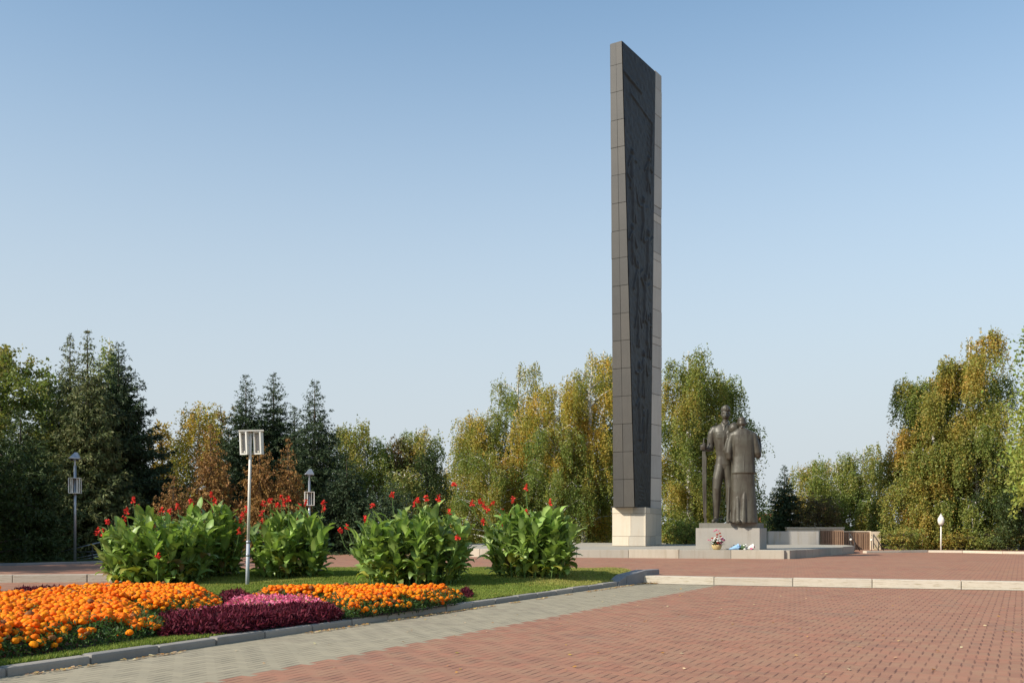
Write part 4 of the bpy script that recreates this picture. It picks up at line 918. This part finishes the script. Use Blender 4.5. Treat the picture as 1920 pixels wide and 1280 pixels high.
def house(label, px0, px1, yt, D, roofc, rz=0):
    x0, x1 = GX(px0, D), GX(px1, D); zt = GZ(yt, D); e = empty('house', (x0, D, -1), label, 'house', 'houses glimpsed beyond the trees')
    wl = x1-x0; zr = zt+1-1.1
    bm = NB(); box(bm, 0, wl, 0, 8, 0, zr); obj('wall', bm, M['wall_cream'], e)
    bm = NB(); prism(bm, [(-.3,-.4),(wl+.3,-.4),(wl+.3,8.4),(-.3,8.4)], zr+.01, zr+.15); v = [bm.verts.new(p) for p in [(-.3,-.4,zr+.16),(wl+.3,-.4,zr+.16),(wl+.3,8.4,zr+.16),(-.3,8.4,zr+.16),(.8,4,zr+1.1),(wl-.8,4,zr+1.1)]]
    for f in [(0,1,5,4),(2,3,4,5),(1,2,5),(3,0,4)]: bm.faces.new([v[i] for i in f])
    obj('roof', bm, roofc, e)
    bm = NB(); 
    for k in range(3): box(bm, wl*(.15+.3*k), wl*(.15+.3*k)+.9, -.03, .05, zr-1.8, zr-.5)
    obj('window', bm, M['dark_metal'], e)
M['roof_red'] = flat('orange_red_roof', (.55,.14,.06), .8); M['roof_grey'] = flat('pale_grey_roof', (.55,.54,.52), .8)
house('far house with an orange red roof seen through the small spruce', 1437, 1470, 962, 135, M['roof_red'])
house('far pale house in the gap left of the huge birch', 1652, 1676, 966, 140, M['roof_grey'])

# ------------------------------------------------------------------ cannas
def canna(label, px0, px1, ytop, ybase, zb, spikes, seed, shape=1.0):
    D = (EYE-zb)*F/(ybase-HOR); D += .2; xc = (px0+px1)/2; R = (px1-px0)/2/F*D; H = GZ(ytop, D)-zb
    r = rng(seed+900); e = empty('canna_clump', (GX(xc, D), D, zb), label, 'canna plants', 'clumps of red flowering cannas')
    V = []; Fq = []; Cc = []; sb = NB(); off = 0; RY = R*.8
    NS = int(60*R)
    ts = np.linspace(0, 1, 8)
    for i in range(NS):
        a = r.uniform(0, 2*PI); q = math.sqrt(r.random()); bx, by = math.cos(a)*q*R*.76, math.sin(a)*q*RY*.76
        hgt = H*(1-.30*q**3)*(.80+.27*float(vnoise(bx*1.0+20+seed*7, by+20, .55, seed)))*r.uniform(.85, 1.03)*(1 if r.random() > .25 else r.uniform(.45,.8)); lx, ly = bx*.30+r.normal(0,.06), by*.30+r.normal(0,.06)
        tube(sb, [(bx, by, 0), (bx+lx*.5, by+ly*.5, hgt*.5), (bx+lx, by+ly, hgt*.93)], [.016, .013, .006], 5, False)
        nl = int(8+hgt*2.8); ph = r.uniform(0, 6.28)
        for k in range(nl):
            t = (k+.5+r.uniform(-.3,.3))/nl; z0 = hgt*(.03+.85*t**.95); p = np.array([bx+lx*t, by+ly*t, z0])
            az = ph+k*2.6+r.uniform(-.4,.4)
            # lean outward from the clump
            od = np.array([bx, by])/(np.hypot(bx, by)+.15); dh = np.array([math.cos(az), math.sin(az)])+od*.7; dh /= np.linalg.norm(dh)
            L_ = r.uniform(.38, .72)*(1-.2*t)*(.95 if t > .15 else .75); wdt = L_*r.uniform(.30, .44)
            el0 = math.radians(r.uniform(35, 74)+12*t); curl = r.uniform(.7, 2.9)*(1-.6*t) 
            el = el0-curl*ts**1.3; step = L_/7; d3 = np.stack([dh[0]*np.cos(el), dh[1]*np.cos(el), np.sin(el)], 1)
            cen = p+np.concatenate([[np.zeros(3)], np.cumsum(d3[:-1]*step, 0)]); wv = wdt*.5*np.sin(PI*np.clip(ts, .0, 1)**.78)**.8+.008; wv[-1] = .004
            sdv_ = np.array([-dh[1], dh[0], 0]); nrm = np.cross(d3, sdv_); nrm = unit(nrm)*np.sign(nrm[:, 2:3]+1e-6)
            roll = r.uniform(-.5,.5); s2 = sdv_*math.cos(roll)+nrm*math.sin(roll)
            fold = r.uniform(.12,.45); wavy = r.normal(0, .012, (8, 2))
            Lf = cen+s2*wv[:, None]+nrm*(wv*fold+wavy[:, 0])[:, None]; Rt = cen-s2*wv[:, None]+nrm*(wv*fold+wavy[:, 1])[:, None]
            V.append(np.stack([Lf, cen, Rt], 1).reshape(-1, 3)); 
            for j in range(7):
                b = off+j*3; Fq += [(b, b+1, b+4, b+3), (b+1, b+2, b+5, b+4)]
            off += 24
            g = np.array([.185,.275,.062])*r.uniform(.55, 1.35)+np.array([.075,.06,.012])*r.random()**1.5
            if t < .3 and r.random() < .25: g = np.array([.34,.32,.05])*r.uniform(.7,1.1)
            if t < .45 and r.random() < .035: g = np.array([.24,.17,.08])
            cc = np.tile(g, (24, 1)); cc[1::3] = g*1.35+.02; Cc.append(cc)
    obj('stems', sb, M['stem'], e); npmesh('leaves', np.concatenate(V), np.array(Fq), np.concatenate(Cc), M['canna'], e, smooth=True)
    for (px, py) in spikes:
        dd = D+r.uniform(-.5,.5)*R*.8-(.3 if py > 985 else 0)-(RY*.9 if py > 1000 else 0); tip = np.array([GX(px, dd)-GX(xc, D), dd-D, GZ(py, dd)-zb])
        n = 24; hh = r.uniform(.11,.22); 
        u = r.random(n); az = r.uniform(0, 6.28, n); el = r.uniform(-.3, 1.1, n); dr = np.stack([np.cos(az)*np.cos(el), np.sin(az)*np.cos(el), np.sin(el)], 1)
        base = tip+np.stack([r.normal(0,.015,n), r.normal(0,.015,n), (u-.5)*hh], 1); L_ = (r.uniform(.06,.105,n)*(1-.3*u))[:, None]; b = unit(np.cross(dr, r.normal(size=(n,3))))
        wq = L_*.36; up = np.array([0,0,1.])
        pv = np.stack([base, base+dr*L_*.5+b*wq, base+dr*L_-up*.01, base+dr*L_*.5-b*wq], 1).reshape(-1, 3)
        c = np.array([.80,.035,.03])*r.uniform(.75,1.1,(n,1))+np.array([0,.04,.02])*r.random((n,1))
        f = npmesh('flower_spike', pv, np.arange(4*n).reshape(n, 4), np.repeat(c, 4, 0), M['petal'], e)
        bs = NB(); tube(bs, [Vector((tip[0]*.75, tip[1]*.75, tip[2]-.75)), Vector((tip[0]*.93, tip[1]*.93, tip[2]-.4)), Vector(tip)+Vector((0,0,-hh*.3))], [.012,.01,.007], 5, False); obj('flower_stalk', bs, M['stem'], f)
M['stem'] = flat('canna_stem', (.12,.20,.05))
canna('large front left canna clump with big leaves rising from the marigolds', 190, 398, 945, 1096, .12, [(250,937),(237,957),(232,975),(258,950),(201,978),(193,998),(183,996),(296,1042),(318,958),(303,955)], 1)
canna('canna clump half hidden behind the large left one', 335, 458, 936, 1084, .2, [(333,949),(357,940),(361,950),(397,927),(402,940),(418,970),(448,995),(450,975)], 2)
canna('canna clump right of the white box lamp pole with the most flowers', 470, 618, 945, 1084, .2, [(456,967),(462,955),(492,962),(494,944),(506,940),(520,947),(527,932),(531,941),(541,935),(562,948),(574,943),(606,943),(607,955),(492,978)], 3)
canna('wide canna clump in the middle behind the right marigolds', 655, 888, 938, 1096, .14, [(637,994),(651,987),(698,948),(684,975),(735,928),(783,938),(776,946),(800,935),(821,935),(842,960),(858,1008),(760,992)], 4)
canna('rightmost canna clump alone on the lawn near the stele base', 912, 1086, 942, 1083, .22, [(851,908),(886,942),(900,940),(907,948),(925,943),(915,955),(940,960),(987,913),(962,937),(1031,942),(944,980),(905,978),(987,960)], 5)

# ------------------------------------------------------------------ bedding flowers
def ico(sub):
    bm = NB(); bmesh.ops.create_icosphere(bm, subdivisions=sub, radius=1); bm.verts.ensure_lookup_table()
    v = np.array([p.co[:] for p in bm.verts]); f = np.array([[q.index for q in t.verts] for t in bm.faces]); bm.free(); return v, f
ICO = {1: ico(2), 2: ico(3)}
def scatter(poly, sp, r, jit=.45):
    x0, x1 = min(p[0] for p in poly), max(p[0] for p in poly); y0, y1 = min(p[1] for p in poly), max(p[1] for p in poly)
    X, Y = np.meshgrid(np.arange(x0, x1, sp), np.arange(y0, y1, sp)); X = X+(np.arange(X.shape[0]) % 2)[:, None]*sp/2
    X = X.ravel()+r.normal(0, jit*sp, X.size); Y = Y.ravel()+r.normal(0, jit*sp, Y.size); m_ = inpoly(X, Y, poly); return X[m_], Y[m_]
def infr(X, Y, mgn=1.0): return X > -.514*Y-mgn
def marigolds(name, label, poly, hgt, seed, holes=.40):
    r = rng(seed); x, y = scatter(poly, .078, r); k = infr(x, y); x, y = x[k], y[k]; d = distpoly(x, y, poly)
    hole = .8*vnoise(x*.8+70, y*1.6+3, .7, seed)+.2*vnoise(x+7, y+3, .3, seed+6)+.35*vnoise(x, y, .22, seed+2); keep = (hole > holes) & (r.random(len(x)) < np.clip(.12+d/.5, 0, 1)); x, y, d = x[keep], y[keep], d[keep]
    z = bedz(x, y)+hgt*(.40+.60*np.clip(d/.45, 0, 1))*(.72+.42*vnoise(x+9, y*1.5+9, .9, seed+4))+r.normal(0, .025, len(x))
    low = r.random(len(x)) < .05; z = np.where(low & (d < .4), bedz(x, y)+hgt*r.uniform(.2,.6,len(x)), z)
    rad = r.uniform(.036,.054, len(x)); V = []; Fl = []; Cc = []; off = 0
    for sub in (2, 1):
        sel = (y < 16.5) if sub == 2 else (y >= 16.5); iv, if_ = ICO[sub]; n = sel.sum()
        if n == 0: continue
        rr_ = 1+.13*r.uniform(-1, 1, (n, len(iv))); A = iv[None]*rr_[..., None]*np.array([1,1,.78])*rad[sel][:, None, None]
        # tilt
        tx, ty = r.normal(0,.14,n), r.normal(0,.14,n); A[..., 2] += A[..., 0]*tx[:, None]+A[..., 1]*ty[:, None]
        A += np.stack([x[sel], y[sel], z[sel]], 1)[:, None]; V.append(A.reshape(-1, 3)); Fl.append((if_[None]+np.arange(n)[:, None, None]*len(iv)).reshape(-1, 3)+off); off += n*len(iv)
        c = np.array([.95,.265,.004])*r.uniform(.85,1.05,(n,1)); c[:, 1] *= r.uniform(.62,1.35,n); sp_old = r.random(n) < .03; c[sp_old] = np.array([.30,.12,.04]); c = np.repeat(c, len(iv), 0); dz = (rr_.ravel()-1)[:, None]; c = c*(1+1.2*dz); Cc.append(c)
    o = npmesh(name, np.concatenate(V), np.concatenate(Fl), np.concatenate(Cc), M['petal']); tag(o, label, 'flower bed', kind='stuff')
    # foliage
    fx, fy = scatter(poly, .022, r); k = infr(fx, fy); fx, fy = fx[k], fy[k]; d = distpoly(fx, fy, poly); prob = np.where(d < .5, 1, .35); k = r.random(len(fx)) < prob; fx, fy, d = fx[k], fy[k], d[k]
    fz = bedz(fx, fy)+r.random(len(fx))*hgt*(.5+.45*np.clip(d/.3, 0, 1)); P = np.stack([fx, fy, fz], 1)
    V, Fc, cc = leaves(P, .06, .022, pick('mg', r.random(len(P)), r), r, -.3); o2 = npmesh('marigold_foliage', V, Fc, cc, M['leaf'])
    tag(o2, 'dark green feathery leaves under '+label.split(' filling')[0], 'foliage', kind='stuff')
PAL['mg'] = [(.035,.075,.018), (.05,.10,.025), (.07,.13,.03), (.10,.16,.04)]
PAL['burg'] = [(.042,.006,.012), (.08,.009,.018), (.12,.014,.028), (.17,.03,.045)]
PAL['grs'] = [(.115,.17,.03), (.175,.235,.042), (.26,.285,.06), (.40,.34,.11)]
OB1 = [gp(-60,1262,.1), gp(0,1240,.1), gp(120,1222,.1), gp(235,1207,.1), gp(312,1193,.1), gp(318,1186,.12), gp(290,1170,.12), gp(330,1164,.12), gp(412,1150,.12), gp(416,1133,.12), gp(395,1125,.12), gp(250,1122,.12), gp(120,1124,.12), gp(90,1133,.12), gp(40,1136,.12), gp(-10,1130,.12), (-12.5,17.4), (-15,15), (-15,9)]
OB2 = [gp(472,1132,.12), gp(470,1122,.12), gp(560,1120,.12), gp(640,1116,.12), gp(660,1108,.12), gp(740,1121,.12), gp(862,1121,.12), gp(872,1126,.12), gp(858,1131,.12), gp(780,1145,.1), gp(700,1155,.1), gp(648,1161,.1), gp(622,1152,.1), gp(600,1137,.12)]
BG1 = [gp(298,1197,.1), gp(440,1188,.1), gp(560,1172,.1), gp(638,1162,.1), gp(645,1155,.1), gp(612,1148,.1), gp(560,1152,.1), gp(420,1160,.1), gp(330,1169,.1), gp(284,1174,.1)]
BG2 = [gp(405,1136,.12), gp(405,1125,.12), gp(472,1122,.12), gp(478,1132,.12), gp(440,1138,.12)]
PK = [gp(285,1168,.1), gp(335,1163,.1), gp(412,1153,.1), gp(420,1136,.1), gp(500,1130,.1), gp(600,1136,.1), gp(628,1146,.1), gp(560,1153,.1), gp(420,1161,.1), gp(330,1170,.1)]
BG3 = [gp(5,1130,.12), gp(30,1120,.12), gp(135,1119,.12), gp(95,1131,.12)]
BG4 = [gp(862,1120,.12), gp(868,1112,.12), gp(884,1113,.12), gp(882,1122,.12)]
marigolds('marigold_bed', 'mass of orange marigolds filling the left part of the bed', OB1, .34, 21)
marigolds('marigold_bed', 'band of orange marigolds filling the bed below the middle cannas', OB2, .30, 22, .30)
def bedding(name, label, poly, hgt, pal, seed, sp=.02, ls=.075, wd=.028, mat='leaf', up=-.35):
    if pal == 'burg': mat = 'burg'
    r = rng(seed); x, y = scatter(poly, sp, r); k = infr(x, y); x, y = x[k], y[k]; d = distpoly(x, y, poly)
    z = bedz(x, y)+hgt*(.35+.6*np.clip(d/.2, 0, 1))*r.power(2.2, len(x))*(.85+.3*vnoise(x, y, .4, seed)); V, Fc, cc = leaves(np.stack([x, y, z], 1), ls, wd, pick(pal, r.random(len(x)), r), r, up)
    tag(npmesh(name, V, Fc, cc, M[mat]), label, 'flower bed', kind='stuff')
bedding('burgundy_foliage', 'dense burgundy leaved edging in front of the pink flowers', BG1, .215, 'burg', 31, .018, .09, .026)
bedding('burgundy_foliage', 'small burgundy patch at the foot of the white box lamp', BG2, .24, 'burg', 32)
bedding('burgundy_foliage', 'burgundy patch behind the marigolds at the left edge', BG3, .28, 'burg', 33)
bedding('burgundy_foliage', 'tiny burgundy tuft at the right tip of the marigold band', BG4, .26, 'burg', 34, .02, .09, .03)
PAL['pink'] = [(.62,.09,.20), (.72,.16,.28), (.78,.26,.36), (.55,.06,.14)]
bedding('pink_begonias', 'green leaves among the low pink flowers', PK, .17, 'grs', 35, .04)
bedding('pink_begonias', 'strip of low pink flowers between the burgundy edging and the marigolds', PK, .22, 'pink', 36, .03, .05, .045, 'petal', 0)
# soil under the planted areas
bm = NB()
for poly, dz in ((OB1, .012), (OB2, .013), (BG1, .014), (PK, .016), (BG2, .018)):
    c_ = [bm.verts.new((p[0], p[1], float(bedz(p[0], p[1]))+dz)) for p in poly]; bm.faces.new(c_)
bmesh.ops.triangulate(bm, faces=bm.faces); tag(obj('soil', bm, M['soil']), kind='structure')

# grass blades
r = rng(5); allp = [OB1, OB2, BG1]
def grassfield(n, x0, x1, y0, y1, extra=None):
    x = r.uniform(x0, x1, n); y = r.uniform(y0, y1, n); k = inpoly(x, y, BED) & infr(x, y, .3)
    for p in allp: k &= ~inpoly(x, y, p)
    x, y = x[k], y[k]; s = (x-K0.x)*KN.x+(y-K0.y)*KN.y; k = s < -.13; return x[k], y[k]
gx1, gy1 = grassfield(900000, -9, 4, 8, 22); s = (gx1-K0.x)*KN.x+(gy1-K0.y)*KN.y; k = (s > -2.4); gx1, gy1 = gx1[k], gy1[k]
gx2, gy2 = grassfield(420000, -11, 4.2, 20, 32)
gx_, gy_ = np.concatenate([gx1, gx2]), np.concatenate([gy1, gy2]); n = len(gx_)
if n > 330000: k = r.permutation(n)[:330000]; gx_, gy_ = gx_[k], gy_[k]; n = len(gx_)
hgt = r.uniform(.025,.065,n)*(.7+.6*vnoise(gx_+40, gy_, .5, 8)); P0 = np.stack([gx_, gy_, bedz(gx_, gy_)-.004], 1); a = r.uniform(0, 6.28, n); wv = .006+.0003*gy_; wd = np.stack([np.cos(a)*wv, np.sin(a)*wv, 0*a], 1)
tip = P0+np.stack([r.normal(0,.02,n), r.normal(0,.02,n), hgt], 1); V = np.stack([P0-wd, P0+wd, tip], 1).reshape(-1, 3)
dry = np.clip((vnoise(gx_+11, gy_+5, 2.4, 9)-.45)*2.2, 0, 1)*np.clip((gy_-20)/4, 0, 1); tn = np.clip(.25+.45*dry+.4*r.random(n), 0, 1)
col = np.repeat(pick('grs', tn, r), 3, 0); tag(npmesh('grass', V, np.arange(3*n).reshape(n, 3), col, M['grass']), 'short green lawn grass between the kerb and the flowers', 'grass', kind='stuff')

# fallen leaves on paving, kerb foot and lawn
r = rng(6); Ps = []
t = r.random(1700)*26; off = np.abs(r.normal(0, .04, 1700))+.015; Ps.append(np.stack([K0.x+KD.x*t+KN.x*off, K0.y+KD.y*t+KN.y*off, np.full(1700, .012)], 1)[vnoise(t, t*0, .7, 3) > .40])
x = r.uniform(-4, 14, 420); y = r.uniform(9, 26, 420); k = ((x-K0.x)*KN.x+(y-K0.y)*KN.y) > .2; Ps.append(np.stack([x[k], y[k], np.full(k.sum(), .01)], 1))
n_ = 260; t = r.random(n_)**2.5; a_, b_ = np.array(S_right[0]), np.array(S_right[1]); q = a_+(b_-a_)*t[:, None]*.9; Ps.append(np.stack([q[:, 0], q[:, 1]-np.abs(r.normal(0,.06,n_))-.03, np.full(n_, .02)], 1))
x = r.uniform(-9, 3.5, 200); y = r.uniform(10, 31, 200); k = inpoly(x, y, BED) & (((x-K0.x)*KN.x+(y-K0.y)*KN.y) < -.15)
for p in allp: k &= ~inpoly(x, y, p)
Ps.append(np.stack([x[k], y[k], bedz(x[k], y[k])+.045], 1))
P = np.concatenate(Ps); n = len(P); a = r.uniform(0, 6.28, n); el = r.uniform(0,.5,n); d = np.stack([np.cos(a), np.sin(a), el*.5], 1); b = np.stack([-np.sin(a), np.cos(a), r.uniform(-.3,.5,n)], 1)
L_ = r.uniform(.03,.07,n)[:, None]; V = np.stack([P, P+d*L_*.5+b*L_*.38, P+d*L_, P+d*L_*.5-b*L_*.38+[0,0,.006]], 1).reshape(-1, 3)
PAL['fall'] = [(.5,.36,.16), (.6,.48,.30), (.45,.22,.06), (.62,.42,.1)]
tag(npmesh('fallen_leaves', V, np.arange(4*n).reshape(n, 4), np.repeat(pick('fall', r.random(n), r), 4, 0), M['petal']), 'scattered dry yellow leaves on the paving and along the kerb', 'fallen leaves', kind='stuff')
